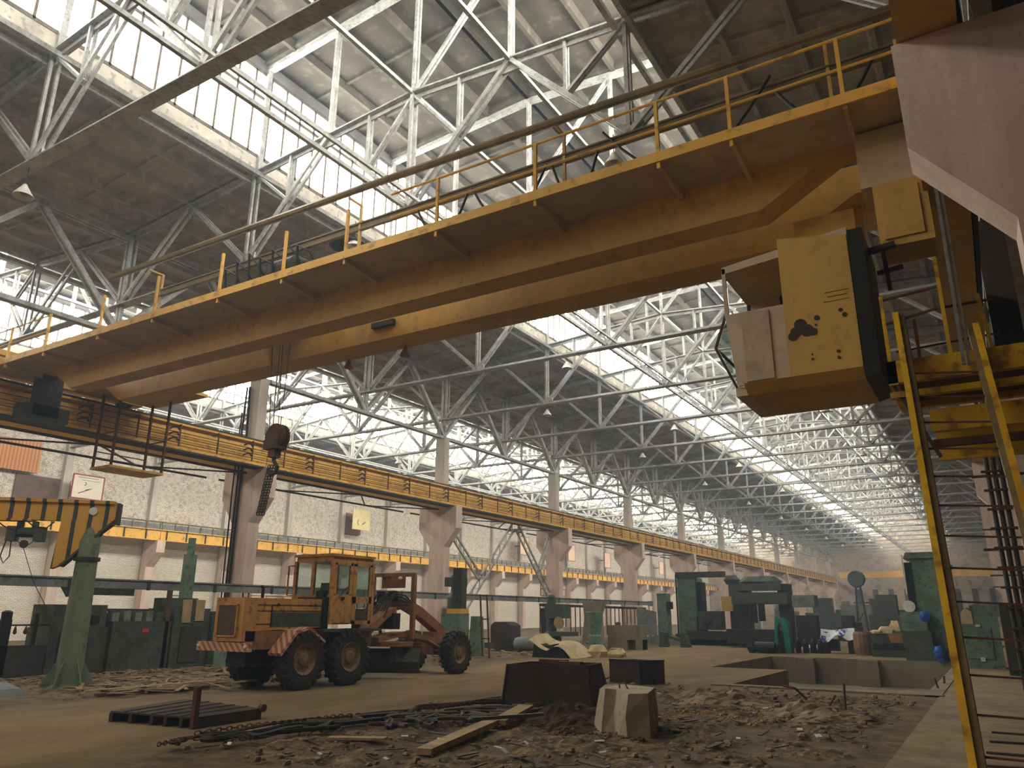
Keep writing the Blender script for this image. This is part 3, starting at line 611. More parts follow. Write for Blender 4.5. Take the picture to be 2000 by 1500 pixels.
ho = build('hoist', MB().lathe([(.07, -.3), (.11, -.29), (.11, .29), (.07, .3)], (-1.3, 0, 3.28), 0, 14).box(-1.5, -.08, 3.3, -1.4, .08, 3.52).box(-1.2, -.08, 3.3, -1.1, .08, 3.52).box(-1.66, -.14, 3.08, -1.48, .14, 3.4).box(-1.12, -.14, 3.08, -.94, .14, 3.4), M_dgreen, arm, world=False)
build('hoist_hook_plate', MB().lathe([(.02, -.01), (.09, -.01), (.09, .01), (.02, .01)], (-1.3, -.05, 3.02), 1, 14).bar((-1.48, 0, 3.12), (-1.3, 0, 2.94), .012, .012).bar((-1.1, 0, 3.12), (-1.3, 0, 2.94), .012, .012), M_dsteel, ho, world=False)
m = MB()
for k in range(7):
    x = -.75-k*.6; m.tube([(x, -.12, 3.52), (x-.15, -.14, 3.36-.07*(k % 2)), (x-.4, -.14, 3.4), (x-.55, -.12, 3.52)], .014, 5)
build('festoon_cable', m, M_dark, arm, world=False)
build('pendant_cable', MB().tube([(-1.62, -.1, 3.2), (-1.7, -.1, 2.75), (-1.62, -.1, 2.6), (-1.52, -.1, 2.75), (-1.55, -.1, 3.2)], .014, 5).tube([(-1.3, -.05, 2.95), (-.9, -.3, 2.2), (-.2, -.5, 1.2)], .01, 4), M_dark, ho, world=False)
# ---------------- motor grader ----------------
gx = -13.88
gr = thing('motor_grader', 'old orange six wheeled motor grader parked facing away along the hall', 'motor grader', (gx, 14.5, 0))
bd = build('engine_hood', MB().box(gx-.42, 11.2, 1.02, gx+.46, 11.55, 1.9).prism([(11.55, 1.22), (13.45, 1.28), (13.45, 1.9), (11.55, 1.9)], gx-.4, gx+.44, 0), M_oran, gr)
build('radiator_screen', MB().box(gx-.28, 11.165, 1.14, gx+.3, 11.2, 1.74), M_grille, bd)
m = MB().box(gx-.3, 11.15, 1.12, gx-.27, 11.19, 1.76).box(gx+.29, 11.15, 1.12, gx+.32, 11.19, 1.76).box(gx-.3, 11.15, 1.74, gx+.32, 11.19, 1.77).box(gx-.3, 11.15, 1.11, gx+.32, 11.19, 1.14); build('screen_frame', m, M_oran, bd)
build('side_mesh_panel', MB().box(gx+.44, 12.0, 1.32, gx+.455, 13.42, 1.6), M_dgreen, bd)
m = MB().box(gx+.44, 11.56, 1.755, gx+.452, 13.44, 1.765).box(gx+.44, 11.56, 1.63, gx+.452, 13.44, 1.64).box(gx+.44, 11.95, 1.3, gx+.455, 11.98, 1.75).box(gx+.44, 11.56, 1.36, gx+.452, 11.95, 1.368)
for y in (12.1, 13.2): m.box(gx+.45, y, 1.73, gx+.47, y+.05, 1.79)
build('panel_seams', m, M_black, bd)
build('exhaust_pipe', MB().tube([(gx-.05, 12.1, 1.88), (gx-.05, 12.1, 2.12), (gx-.07, 12.06, 2.17)], .035, 8), M_dark, bd)
build('roof_rack', MB().tube([(gx-.3, 11.9, 1.9), (gx-.3, 11.9, 1.96), (gx-.3, 12.9, 1.96), (gx-.3, 12.9, 1.9)], .012, 5).tube([(gx+.3, 11.9, 1.9), (gx+.3, 11.9, 1.94), (gx+.3, 12.7, 1.94), (gx+.3, 12.7, 1.9)], .012, 5), M_oran, bd)
bm = build('rear_bumper', MB().box(gx-.95, 11.22, .82, gx+.68, 11.32, 1.0), M_redwhite, gr)
for x in (gx-.88, gx+.6): build('tail_lamp', MB().lathe([(.005, -.04), (.035, -.03), (.04, 0)], (x, 11.22, .92), 1, 10), M_white, bm)
build('frame_sill', MB().box(gx-.4, 11.3, .85, gx+.46, 15.2, 1.22), M_orust, gr)
build('axle_box', MB().box(gx-.3, 11.5, .5, gx+.3, 14.8, .85).box(gx-.6, 12.4, .5, gx+.6, 12.9, .8), M_dark, gr)
build('tandem_case', MB().box(gx-.5, 12.4, .5, gx-.38, 14.3, .85).box(gx+.38, 12.4, .5, gx+.5, 14.3, .85), M_dgreen, gr)
build('running_board', MB().box(gx+.3, 13.2, 1.18, gx+.78, 15.2, 1.24), M_dgreen, gr)
build('rear_compartment', MB().box(gx-.38, 13.45, 1.24, gx+.5, 13.62, 1.95).box(gx+.2, 13.46, 1.9, gx+.42, 13.6, 2.1), M_black, gr)
build('mudguard', MB().prism([(11.95, .72), (12.35, 1.16), (12.7, 1.24), (13.2, .95), (13.2, 1.0), (12.72, 1.3), (12.33, 1.23), (11.9, .78)], gx+.5, gx+.88, 0), M_redwhite, gr)
def wheel(cx, cy, r, w, side, name='wheel', lean=0):
    prof = [(r*.5, -w*.1), (r*.52, -w*.42), (r*.82, -w*.5), (r*.95, -w*.44), (r*.97, 0), (r*.95, w*.44), (r*.82, w*.5), (r*.52, w*.42), (r*.5, w*.1)]
    wo = build(name, MB().lathe(prof, (cx, cy, r), 0, 28), M_tyre, gr, smooth=True)
    lg = MB()
    for k in range(20):
        t = 2*math.pi*k/20
        for s in (-1, 1):
            tt = t+(.157 if s > 0 else 0); p = []
            for (dx, dr, dt) in ((.03, .95, 0), (.47, .93, .12), (.5, .8, .14)):
                p.append((cx+s*dx*w, cy+r*dr*math.cos(tt+dt), r+r*dr*math.sin(tt+dt), tt+dt, dr, s*dx))
            for i in range(2):
                a, b = p[i], p[i+1]
                A = Vector((a[0], cy+r*(a[4]+.035)*math.cos(a[3]), r+r*(a[4]+.035)*math.sin(a[3]))); B = Vector((b[0]+s*.012, cy+r*(b[4]+.025)*math.cos(b[3]), r+r*(b[4]+.025)*math.sin(b[3])))
                lg.bar(A, B, r*.1, r*.09, up=(0, math.cos(tt), math.sin(tt)))
    build('tread', lg, M_tyre, wo)
    hub = MB().lathe([(r*.54, side*w*.3), (r*.52, side*w*.46), (r*.42, side*w*.3), (r*.24, side*w*.22), (r*.22, side*w*.42), (r*.1, side*w*.46), (.01, side*w*.46)], (cx, cy, r), 0, 20)
    for k in range(8):
        t = k*math.pi/4; hub.box(cx+side*w*.25, cy+r*.34*math.cos(t)-.02, r+r*.34*math.sin(t)-.02, cx+side*w*.33, cy+r*.34*math.cos(t)+.02, r+r*.34*math.sin(t)+.02)
    build('rim', hub, M_rimp, wo)
for y in (12.66, 14.1): wheel(gx+.68, y, .62, .36, 1); wheel(gx-.8, y, .62, .36, -1)
wheel(gx+.72, 18.45, .56, .33, 1); wheel(gx-.86, 18.45, .56, .33, -1)
# cab
cx0, cx1, cy0, cy1, cz0, cz1 = gx-.7, gx+.52, 13.64, 15.05, 1.34, 2.92
cbn = build('cab', MB().box(cx0, cy0, 2.78, cx1, cy1, cz1).box(cx0-.04, cy0-.06, 2.9, cx1+.04, cy1+.05, 2.96).box(cx0, cy0, cz0, cx1, cy1, cz0+.05), M_oran, gr)
m = MB()
for (x, y) in ((cx0, cy0), (cx0, cy1), (cx1, cy0), (cx1, cy1)): m.box(x-.04, y-.04, cz0, x+.04, y+.04, 2.8)
m.box(cx1-.04, 14.28, cz0, cx1+.02, 14.36, 2.8).box(gx-.15, cy0-.03, 2.0, gx-.05, cy0+.03, 2.8)
build('corner_post', m, M_oran, cbn)
build('lower_panel', MB().box(cx0-.01, cy0, cz0, cx0+.03, cy1, 1.98).box(cx0, cy0-.01, cz0, cx1, cy0+.03, 2.02).box(cx0, cy1-.03, cz0, cx1, cy1+.01, 1.7), M_oran, cbn)
dr = build('door', MB().box(cx1-.02, cy0+.05, cz0+.03, cx1+.03, 14.3, 2.02).box(cx1-.02, cy0+.05, 2.7, cx1+.03, 14.3, 2.8).box(cx1-.02, cy0+.05, 2.0, cx1+.03, cy0+.13, 2.75).box(cx1-.02, 14.22, 2.0, cx1+.03, 14.3, 2.75), M_oran, cbn)
build('door_handle', MB().box(cx1+.03, 13.95, 1.9, cx1+.05, 14.05, 1.96), M_black, dr)
build('window_pane', MB().box(cx1, cy0+.13, 2.02, cx1+.01, 14.22, 2.7), M_glass, dr)
sp = build('side_panel', MB().box(cx1-.02, 14.34, 1.82, cx1+.03, cy1, 1.98).box(cx1-.02, 14.34, 2.7, cx1+.03, cy1, 2.8).box(cx1-.02, 14.34, cz0, cx1+.03, 14.46, 2.75).box(cx1-.02, 14.92, cz0, cx1+.03, cy1, 2.75).box(cx1-.02, 14.34, cz0, cx1+.03, cy1, 1.42), M_oran, cbn)
build('window_pane', MB().box(cx1, 14.46, 1.98, cx1+.01, 14.92, 2.7).box(cx1, 14.46, 1.42, cx1+.01, 14.92, 1.82), M_glass, sp)
build('rear_window', MB().box(cx0+.04, cy0, 2.02, cx1-.04, cy0+.01, 2.78), M_glass, cbn)
build('front_window', MB().box(cx0+.04, cy1-.01, 1.72, cx1-.04, cy1, 2.78), M_glass, cbn)
build('mirror_frame', MB().tube([(cx0-.04, cy0, 2.0), (cx0-.24, cy0-.02, 2.0), (cx0-.24, cy0-.02, 2.7), (cx0-.04, cy0, 2.7)], .025, 6), M_oran, cbn)
build('seat', MB().box(gx-.25, 14.1, 1.4, gx+.15, 14.5, 1.85).box(gx-.25, 14.05, 1.85, gx+.15, 14.15, 2.3), M_black, cbn)
build('steering_wheel', MB().tube([(gx+.18*math.cos(t*.5236), 14.75+.1*math.sin(t*.5236), 2.1+.14*math.sin(t*.5236)) for t in range(13)], .015, 5).bar((gx, 14.9, 1.4), (gx, 14.75, 2.1), .05, .05), M_black, cbn)
# goose neck frame
fr = [(15.1, 1.2), (15.8, 1.4), (16.25, 1.75), (16.9, 1.85), (17.6, 1.6), (18.6, 1.1), (18.9, .85)]
up = [(y, z+.16) for y, z in fr]; dn = [(y, z-.12) for y, z in fr][::-1]
build('gooseneck_frame', MB().prism(up+dn, gx-.14, gx+.14, 0).prism([(15.0, 1.2), (15.9, 1.7), (16.2, 1.75), (16.2, 1.6), (15.9, 1.5), (15.1, 1.0)], gx+.14, gx+.4, 0), M_orust, gr)
m = MB().box(gx-.35, 16.0, 1.2, gx+.45, 16.3, 1.6)
for k in range(9):
    z = 1.75+.05*(k % 3); m.tube([(gx-.4+.1*k, 15.7, 1.5), (gx-.35+.09*k, 16.1, z+.25), (gx-.3+.08*k, 16.6, z+.2), (gx-.25+.06*k, 17.1, 1.85)], .022, 5)
m.lathe([(.05, 0), (.14, .02), (.14, .25), (.05, .28)], (gx+.1, 16.4, 1.9), 2, 10).lathe([(.05, 0), (.12, .02), (.12, .3), (.05, .32)], (gx-.25, 16.3, 1.85), 2, 10)
build('hydraulic_hoses', m, M_dark, gr)
lf = build('lift_gate', MB().bar((gx-.75, 16.55, 1.2), (gx-.75, 16.55, 2.62), .09, .09).bar((gx+.5, 16.75, .95), (gx+.5, 16.75, 2.55), .11, .11).bar((gx-.8, 16.55, 2.6), (gx+.55, 16.75, 2.6), .12, .1).box(gx-.5, 16.6, 2.25, gx+.3, 16.64, 2.58), M_orust, gr)
build('work_lamp', MB().lathe([(.01, -.05), (.05, -.03), (.05, .03), (.01, .05)], (gx+.18, 16.55, 2.5), 1, 12), M_white, lf)
build('lift_cylinder', MB().tube([(gx+.45, 16.75, 1.9), (gx+.45, 16.9, .95)], .045, 8).tube([(gx-.65, 16.55, 1.9), (gx-.6, 16.8, .95)], .045, 8), M_dsteel, gr)
build('drawbar', MB().prism([(15.6, .88), (16.4, 1.0), (17.2, .95), (18.6, .7), (18.6, .82), (17.2, 1.08), (16.4, 1.12), (15.6, 1.0)], gx-.1, gx+.35, 0), M_orust, gr)
build('circle_ring', MB().lathe([(.55, 0), (.68, 0), (.68, .1), (.55, .1)], (gx+.05, 16.3, .78), 2, 28), M_orust, gr)
build('blade', MB().add([(gx-1.0,15.6,.12),(gx-.95,15.45,.4),(gx-1.0,15.6,.72),(gx+.9,16.6,.72),(gx+.95,16.45,.4),(gx+.9,16.6,.12),(gx-1.0,15.65,.12),(gx-.95,15.5,.4),(gx-1.0,15.65,.72),(gx+.9,16.65,.72),(gx+.95,16.5,.4),(gx+.9,16.65,.12)], [(0,5,4,1),(1,4,3,2),(6,7,10,11),(7,8,9,10),(2,3,9,8),(0,6,11,5),(0,1,7,6),(1,2,8,7),(3,4,10,9),(4,5,11,10)]).box(gx+.4, 16.0, .4, gx+.6, 16.3, .85), M_dgreen, gr)
m = MB().box(gx-.7, 18.3, .48, gx+.56, 18.55, .72).box(gx-.2, 18.1, .5, gx+.2, 18.9, 1.1)
for z in (.62, .8): m.bar((gx-.72, 18.15, z), (gx+.6, 18.15, z), .05, .05)
for s in (-.5, .35): m.tube([(gx+s, 17.6, .9), (gx+s*1.4, 18.3, .6)], .035, 6)
build('front_axle', m, M_orust, gr)
# ---------------- objects on the floor, foreground ----------------
pl = thing('steel_pallet', 'dark rusty steel pallet with one upright post at its corner', 'pallet', (-11.6, 8.5, 0), rz=0)
A = Vector((-11.75, 7.5, 0)); B = Vector((-10.04, 7.72, 0)); Cc = Vector((-10.15, 9.0, 0)); Dd = Vector((-12.3, 9.2, 0))
m = MB()
def q4(m, pts, z0, z1):
    vs = [(p.x, p.y, z0) for p in pts]+[(p.x, p.y, z1) for p in pts]; m.add(vs, [(3,2,1,0),(4,5,6,7),(0,1,5,4),(1,2,6,5),(2,3,7,6),(3,0,4,7)])
q4(m, [A, B, Cc, Dd], .13, .155)
for k in range(1, 6):
    t = k/6; a = A.lerp(B, t); b = Dd.lerp(Cc, t); m.bar((a.x, a.y, .16), (b.x, b.y, .16), .03, .012)
build('deck', m, M_bsteel, pl)
m = MB()
for t in (0.01, .25, .5, .66, .84): a = A.lerp(B, t); b = Dd.lerp(Cc, t); m.bar((a.x, a.y, .065), (b.x, b.y, .065), .06, .13)
build('runner', m, M_bsteel, pl)
build('side_plate', MB().bar((B.x, B.y, .078), (Cc.x, Cc.y, .078), .03, .156), M_bsteel, pl)
build('corner_post', MB().box(B.x-.05, B.y-.05, 0, B.x+.03, B.y+.03, .56), M_rust, pl)
build('lifting_lug', MB().lathe([(.02, -.04), (.06, -.04), (.06, .04), (.02, .04)], (Cc.x+.03, Cc.y, .16), 0, 10), M_rust, pl)
t = thing('steel_hopper', 'large dark brown tapered steel trough standing by the pit', 'steel container', (-6.9, 12.9, 0))
m = MB(); lo = [(-7.72,12.25),(-6.2,12.75),(-6.35,13.9),(-7.85,13.45)]; hi = [(-7.66,12.35),(-6.3,12.85),(-6.45,13.7),(-7.75,13.3)]
vs = [(*p, 0.0) for p in lo]+[(*p, .74) for p in hi]; cx_, cy_ = -7.03, 13.05; inn = [(cx_+(p[0]-cx_)*.96, cy_+(p[1]-cy_)*.93) for p in hi]; vs += [(*p, .74) for p in inn]+[(*p, .5) for p in inn]
m.add(vs, [(0,1,5,4),(1,2,6,5),(2,3,7,6),(3,0,4,7),(4,5,9,8),(5,6,10,9),(6,7,11,10),(7,4,8,11),(8,9,13,12),(9,10,14,13),(10,11,15,14),(11,8,12,15),(12,13,14,15),(3,2,1,0)]); build('shell', m, M_bsteel, t)
build('top_bar', MB().box(-7.5, 13.2, .72, -6.95, 13.35, .79), M_rust, t); build('top_bar', MB().box(-6.9, 12.82, .74, -6.45, 12.95, .79), M_rust, t)
build('corner_seam', MB().bar((-6.2,12.75,0), (-6.3,12.85,.74), .05, .05), M_bsteel, t); build('corner_seam', MB().bar((-7.72,12.25,0), (-7.66,12.35,.74), .04, .04), M_bsteel, t)
t = thing('steel_box', 'dark rectangular steel box behind the larger brown trough', 'steel box', (-8.0, 18.6, 0))
m = MB(); P4 = [(-8.45,18.4),(-7.55,18.15),(-7.15,18.75),(-8.1,19.1)]; vs = [(*p,0) for p in P4]+[(*p,.52) for p in P4]; cx_, cy_ = -7.8, 18.6; inn = [(cx_+(p[0]-cx_)*.94, cy_+(p[1]-cy_)*.9) for p in P4]; vs += [(*p,.52) for p in inn]+[(*p,.35) for p in inn]
m.add(vs, [(0,1,5,4),(1,2,6,5),(2,3,7,6),(3,0,4,7),(4,5,9,8),(5,6,10,9),(6,7,11,10),(7,4,8,11),(8,9,13,12),(9,10,14,13),(10,11,15,14),(11,8,12,15),(12,13,14,15),(3,2,1,0)]); build('shell', m, M_bsteel, t)
build('rim', MB().bar((-8.45,18.4,.53),(-7.55,18.15,.53),.03,.03).bar((-7.55,18.15,.53),(-7.15,18.75,.53),.03,.03), M_black, t)
# concrete block with a groove and broken end
t = thing('concrete_block', 'broken pale concrete foundation block beside the heap of soil', 'concrete block', (-4.85, 11.0, 0))
m = MB()
out = [(-5.28,11.15),(-5.22,10.75),(-4.98,10.5),(-4.8,10.56),(-4.72,10.42),(-4.45,10.2),(-4.2,10.38),(-4.32,10.9),(-4.5,11.45),(-5.2,11.6)]
top = [(-5.2,11.15),(-5.12,10.8),(-4.95,10.62),(-4.82,10.72),(-4.66,10.52),(-4.46,10.3),(-4.24,10.44),(-4.36,10.95),(-4.52,11.4),(-5.12,11.5)]
n = len(out); mid = [(o[0]*.5+q[0]*.5+random.uniform(-.03,.03), o[1]*.5+q[1]*.5+random.uniform(-.03,.03)) for o, q in zip(out, top)]
vs = [(*p,-.02) for p in out]+[(*p,.3) for p in mid]+[(*p,.58+random.uniform(-.015,.015)) for p in top]
fs = [tuple(range(2*n, 3*n))]
for a in range(2): fs += [(a*n+i, a*n+(i+1)%n, a*n+n+(i+1)%n, a*n+n+i) for i in range(n)]
m.add(vs, fs); build('body', m, M_concr, t)
build('steel_lifting_loop', MB().tube([(-4.85,10.9,.57),(-4.85,10.88,.64),(-4.75,10.86,.66),(-4.7,10.85,.57)], .012, 5), M_rust, t)
from mathutils import noise as mnoise
def dirt(x0, x1, y0, y1, st, amp, name, lab, seed):
    nu, nv = int((x1-x0)/st), int((y1-y0)/st)
    def fn(u, v):
        x, y = x0+(x1-x0)*u, y0+(y1-y0)*v
        e = min(1, u/.12, (1-u)/.08, v/.05, (1-v)/.1); n = mnoise.fractal(Vector((x*1.1+seed, y*1.1, 3)), .7, 2.1, 6); f = mnoise.noise(Vector((x*.45, y*.45, seed)))
        h = amp*(n+.55*f+.12)
        if h > .0: h += amp*.35*abs(mnoise.noise(Vector((x*9, y*9, seed))))
        h = h*e-(1-e)*.05
        if px0-.4 < x < px2+.4 and y > py0-.5: h = -.02
        return (x, y, max(h, -.02))
    return one(name, lab, 'dirt', MB().sheet(fn, nu, nv), mat('trampled_dirt_%d' % seed, (52,42,32), (134,114,84), 2.6, 1, bump=.5, fine=((170,150,118), 16, .5), lo=.36, hi=.66), kind='stuff', smooth=False)
dirt(-8.7, -1.5, 6.3, 18.6, .06, .09, 'dirt_layer', 'lumpy brown dirt and debris covering the foreground floor before the pit', 1)
dirt(-22.5, -14.7, 8.6, 19, .08, .1, 'dirt_layer', 'lumpy dirt layer around the jib pillar and the left machines', 2)
dirt(-23, -16.2, 19, 60, .2, .12, 'dirt_layer', 'dirt layer left of the lane around the far left machines', 3)
# heaps: soil, rubble
def heap(cx, cy, rx, ry, h, seed, nu=26):
    r = random.Random(seed); g = [[r.random() for _ in range(nu+1)] for _ in range(nu+1)]
    def fn(u, v):
        i, j = int(round(u*nu)), int(round(v*nu)); a, b = 2*u-1, 2*v-1; d = math.sqrt(a*a+b*b); k = max(0, 1-d); k = k*k*(3-2*k)
        lump = .6+.8*g[i][j]*.6+.3*math.sin(7*a+seed)*math.cos(6*b)
        return (cx+rx*a+(g[i][j]-.5)*.05, cy+ry*b+(g[j][i]-.5)*.05, h*k*lump-.012)
    return MB().sheet(fn, nu, nu)
one('soil_heap', 'dark brown heap of soil and rags in front of the brown trough', 'soil heap', heap(-5.75, 11.1, 1.15, 1.0, .34, 3), M_dirt, kind='stuff')
one('debris_heap', 'greyish low heap of broken concrete in front of the pit', 'rubble heap', heap(-4.9, 15.6, 1.3, 1.3, .26, 5), M_rub, kind='stuff')
one('debris_heap', 'small rubble heap with bent rods by the right pit edge', 'rubble heap', heap(-2.9, 14.3, 1.2, 1.0, .22, 9), M_rub, kind='stuff')
def scatter(n, x0, x1, y0, y1, s0, s1, seed, flat=.5):
    r = random.Random(seed); m = MB()
    for _ in range(n):
        s = s0+(s1-s0)*r.random()**3; x, y = r.uniform(x0, x1), r.uniform(y0, y1)
        if px0-.2 < x < px2+.3 and py0-.3 < y < py2: continue
        m.rock((x, y, s*flat*.5+.03), s*r.uniform(.5, 1), s*r.uniform(.5, 1), s*flat*r.uniform(.3, 1), r)
    return m
def bits(n, x0, x1, y0, y1, seed, L=.3):
    r = random.Random(seed); m = MB()
    for _ in range(n):
        x, y, a = r.uniform(x0, x1), r.uniform(y0, y1), r.uniform(0, 6.28); l = r.uniform(.3, 1)*L; w_ = r.uniform(.03, .09)
        if px0-.3 < x < px2+.3 and py0-.3 < y < py2: continue
        dx, dy = l/2*math.cos(a), l/2*math.sin(a); z = .012+r.random()*.02
        m.bar((x-dx, y-dy, z+.04), (x+dx, y+dy, z+.04+r.random()*.05), w_, .012)
    return m
one('stone_litter', 'stones and crumbs of concrete scattered over the dirt in the foreground', 'rubble', scatter(1500, -8.6, -1.6, 6.2, 18.5, .01, .09, 11), M_rub, kind='stuff')
one('stone_litter', 'dense crumbs around the soil heap and the concrete block', 'rubble', scatter(700, -6.9, -4.2, 9.9, 12.3, .01, .08, 12), mat('brown_clods', (112,86,62), (76,58,44), 6, 1), kind='stuff')
one('sawdust_litter', 'light yellowish crumbs strewn before the pit', 'rubble', scatter(500, -5.0, -3.2, 12.2, 14.6, .01, .05, 13), mat('yellow_crumbs', (190,156,104), (150,116,76), 6, 1), kind='stuff')
one('scrap_litter', 'rubbish and timber bits below the machines at the left', 'rubble', scatter(900, -21, -14.9, 9.6, 17.2, .02, .15, 14), M_rub, kind='stuff')
one('wood_litter', 'wood splinters and strips strewn at the left behind the pallet', 'wood scraps', bits(200, -20.5, -14.6, 9.6, 16, 15, 1.3), M_wood, kind='stuff')
one('sheet_litter', 'thin dark strips and chips lying over the foreground dirt', 'scraps', bits(120, -8.3, -1.6, 6.4, 16, 16, .35), mat('dark_scraps', (86,72,58), (52,44,38), 5), kind='stuff')
one('paper_litter', 'white paper and plaster bits scattered on the floor', 'scraps', bits(46, -9, -2, 6.6, 16, 17, .13), M_white, kind='stuff')
one('far_litter', 'scrap and dirt beside the far machines left of the lane', 'rubble', scatter(700, -22.5, -16.5, 18, 60, .03, .22, 18), M_rub, kind='stuff')
def plank(name, lab, a, b, w_, h, mt_=M_wood, cat='plank'): return one(name, lab, cat, MB().bar(a, b, w_, h), mt_)
plank('timber_plank', 'long pale timber beam lying nearest in the foreground debris', (-5.95, 7.75, .06), (-6.4, 9.9, .12), .2, .07)
plank('timber_plank', 'shorter plank continuing the foreground beam into the soil heap', (-6.3, 9.9, .13), (-6.6, 11.2, .2), .24, .05)
plank('steel_angle', 'dark green steel angle lying across the foreground planks', (-6.6, 9.7, .17), (-5.9, 10.5, .2), .06, .04, M_dgreen, 'steel angle')
plank('flat_board', 'split pale board lying left of the foreground beam', (-7.6, 7.9, .06), (-6.9, 8.2, .07), .16, .03)
plank('timber_plank', 'long reddish plank lying beyond the steel pallet', (-15.3, 9.4, .04), (-14.9, 11.7, .05), .12, .06, M_rust)
plank('timber_plank', 'long light plank beside the foot of the green jib pillar', (-16.0, 9.6, .05), (-15.6, 12.1, .08), .16, .05)
plank('timber_plank', 'light plank lying at the left edge near the jib pillar', (-18.6, 9.0, .06), (-17.6, 8.7, .04), .14, .05)
one('green_sheet', 'dark green folded steel sheet on the floor at the left edge', 'steel sheet', MB().prism([(-17.9, 0), (-16.6, 0), (-16.9, .12), (-17.5, .22)], 8.2, 8.8, 1), M_dgreen)
plank('timber_plank', 'broken light boards heaped behind the pallet post', (-14.6, 12.2, .12), (-13.9, 12.0, .2), .25, .04)
# cables and chains along the dirt edge
def wig(a, b, n, amp, seed, z=.08):
    r = random.Random(seed); pts = []
    for i in range(n+1):
        t = i/n; pts.append((a[0]+(b[0]-a[0])*t+r.uniform(-amp, amp), a[1]+(b[1]-a[1])*t+r.uniform(-amp, amp), z+r.random()*.04))
    out = []
    for i in range(len(pts)-1):
        p0, p1 = Vector(pts[i]), Vector(pts[i+1]); pm = Vector(pts[i-1]) if i else p0; pn = Vector(pts[i+2]) if i+2 < len(pts) else p1
        for s in range(4):
            t = s/4; out.append(.5*((2*p0)+(p1-pm)*t+(2*pm-5*p0+4*p1-pn)*t*t+(3*p0-pm-3*p1+pn)*t**3))
    return out+[Vector(pts[-1])]
for i, (a, b, amp) in enumerate((((-9.0, 6.8), (-8.0, 14.2), .16), ((-8.8, 7.2), (-7.8, 13.0), .22), ((-8.5, 8.8), (-6.8, 11.8), .3), ((-8.0, 9.0), (-7.1, 12.0), .35), ((-7.8, 8.8), (-6.5, 10.8), .3), ((-8.6, 6.6), (-8.1, 10.0), .25), ((-8.2, 9.6), (-6.9, 11.2), .4), ((-8.4, 8.0), (-7.0, 10.4), .42), ((-7.9, 10.2), (-7.0, 12.6), .3), ((-8.3, 10.5), (-7.9, 14.5), .2), ((-7.6, 9.4), (-6.8, 11.6), .38))):
    one('wire_cable', 'cable in the tangle along the lane edge, %s' % ['longest','second longest','crossing the tangle','loosely coiled','closest to the timber beam','at its near end','coiled in the thick of it','coiled low over the others','ending at the trough','straightest and farthest left','wound nearest the soil heap'][i], 'cable', MB().tube(wig(a, b, 12, amp, 30+i), .022+.008*(i % 3), 6), M_dark if i % 2 else mat('dusty_cable', (104,86,64), (72,58,44), 5), 'cables on the floor', smooth=True)
def chain(pts, r=.024):
    m = MB(); pts = [Vector(p) for p in pts]
    for i in range(len(pts)-1):
        c = (pts[i]+pts[i+1])/2; d = (pts[i+1]-pts[i]); l = d.length*.68; d.normalize(); s = Vector((-d.y, d.x, 0)) if i % 2 else Vector((0, 0, 1))
        m.tube([c+d*(l*math.cos(t))+s*(r*math.sin(t)) for t in [k*math.pi/4 for k in range(9)]], .008, 4)
    return m
def dense(pts, st):
    o = [Vector(pts[0])]; acc = 0
    for a, b in zip(pts, pts[1:]):
        a, b = Vector(a), Vector(b); n = max(1, int((b-a).length/st))
        for k in range(1, n+1): o.append(a.lerp(b, k/n))
    return o
one('steel_chain', 'long rusty chain lying along the cables to the brown trough', 'chain', chain(dense(wig((-9.0, 7.0), (-7.9, 12.4), 7, .12, 50, .09), .06)), M_rust)
one('steel_chain', 'chain stretched on the floor between the trough and the dark box', 'chain', chain(dense(wig((-7.9, 14.6), (-9.0, 21), 6, .12, 51, .05), .1)), M_rust)
one('steel_chain', 'heap of chain lying right of the pallet at the dirt edge', 'chain', chain(dense(wig((-8.9, 6.4), (-8.2, 7.2), 12, .25, 52, .08), .055)), M_rust)
for i, (p, lab) in enumerate((([(-3.05, 14.5, 0), (-3.0, 14.4, .25), (-3.15, 14.3, .42), (-3.35, 14.3, .45)], 'bent rusty rod sprouting from the rubble, curled over'), ([(-2.5, 15.0, 0), (-2.48, 15.0, .48)], 'straight rusty rod standing in the rubble by the pit'), ([(-2.8, 14.7, 0), (-2.6, 14.8, .3)], 'short leaning rod between the other two rods'), ([(-1.45, 20.9, 0), (-1.5, 20.9, .25)], 'rebar stub leaning at the right pit corner'), ([(-1.42, 22.5, 0), (-1.4, 22.5, .2)], 'rebar stub a little farther along the right pit edge'))):
    one('steel_rod', lab, 'steel rod', MB().tube(p, .02 if i < 3 else .025, 6), M_rust)
for i in range(6):
    y = [9.3, 9.9, 10.6, 11.6, 12.6, 13.6][i]; plank('floor_batten', 'dark batten on the slab right of the yellow ladder foot, %s' % ORD[i], (-.45+.02*i, y, .02), (.55, y+.2*((-1)**i)*.4, .03), .07, .04, M_bsteel, 'batten')
m = MB().box(-1.32, 6.0, .0, 1.3, 24.0, .018); struct('trim_20', m, mat('pale_slab_path', (144,126,96), (106,92,68), 1.2, .9, fine=((96,80,60), 5, .5)))
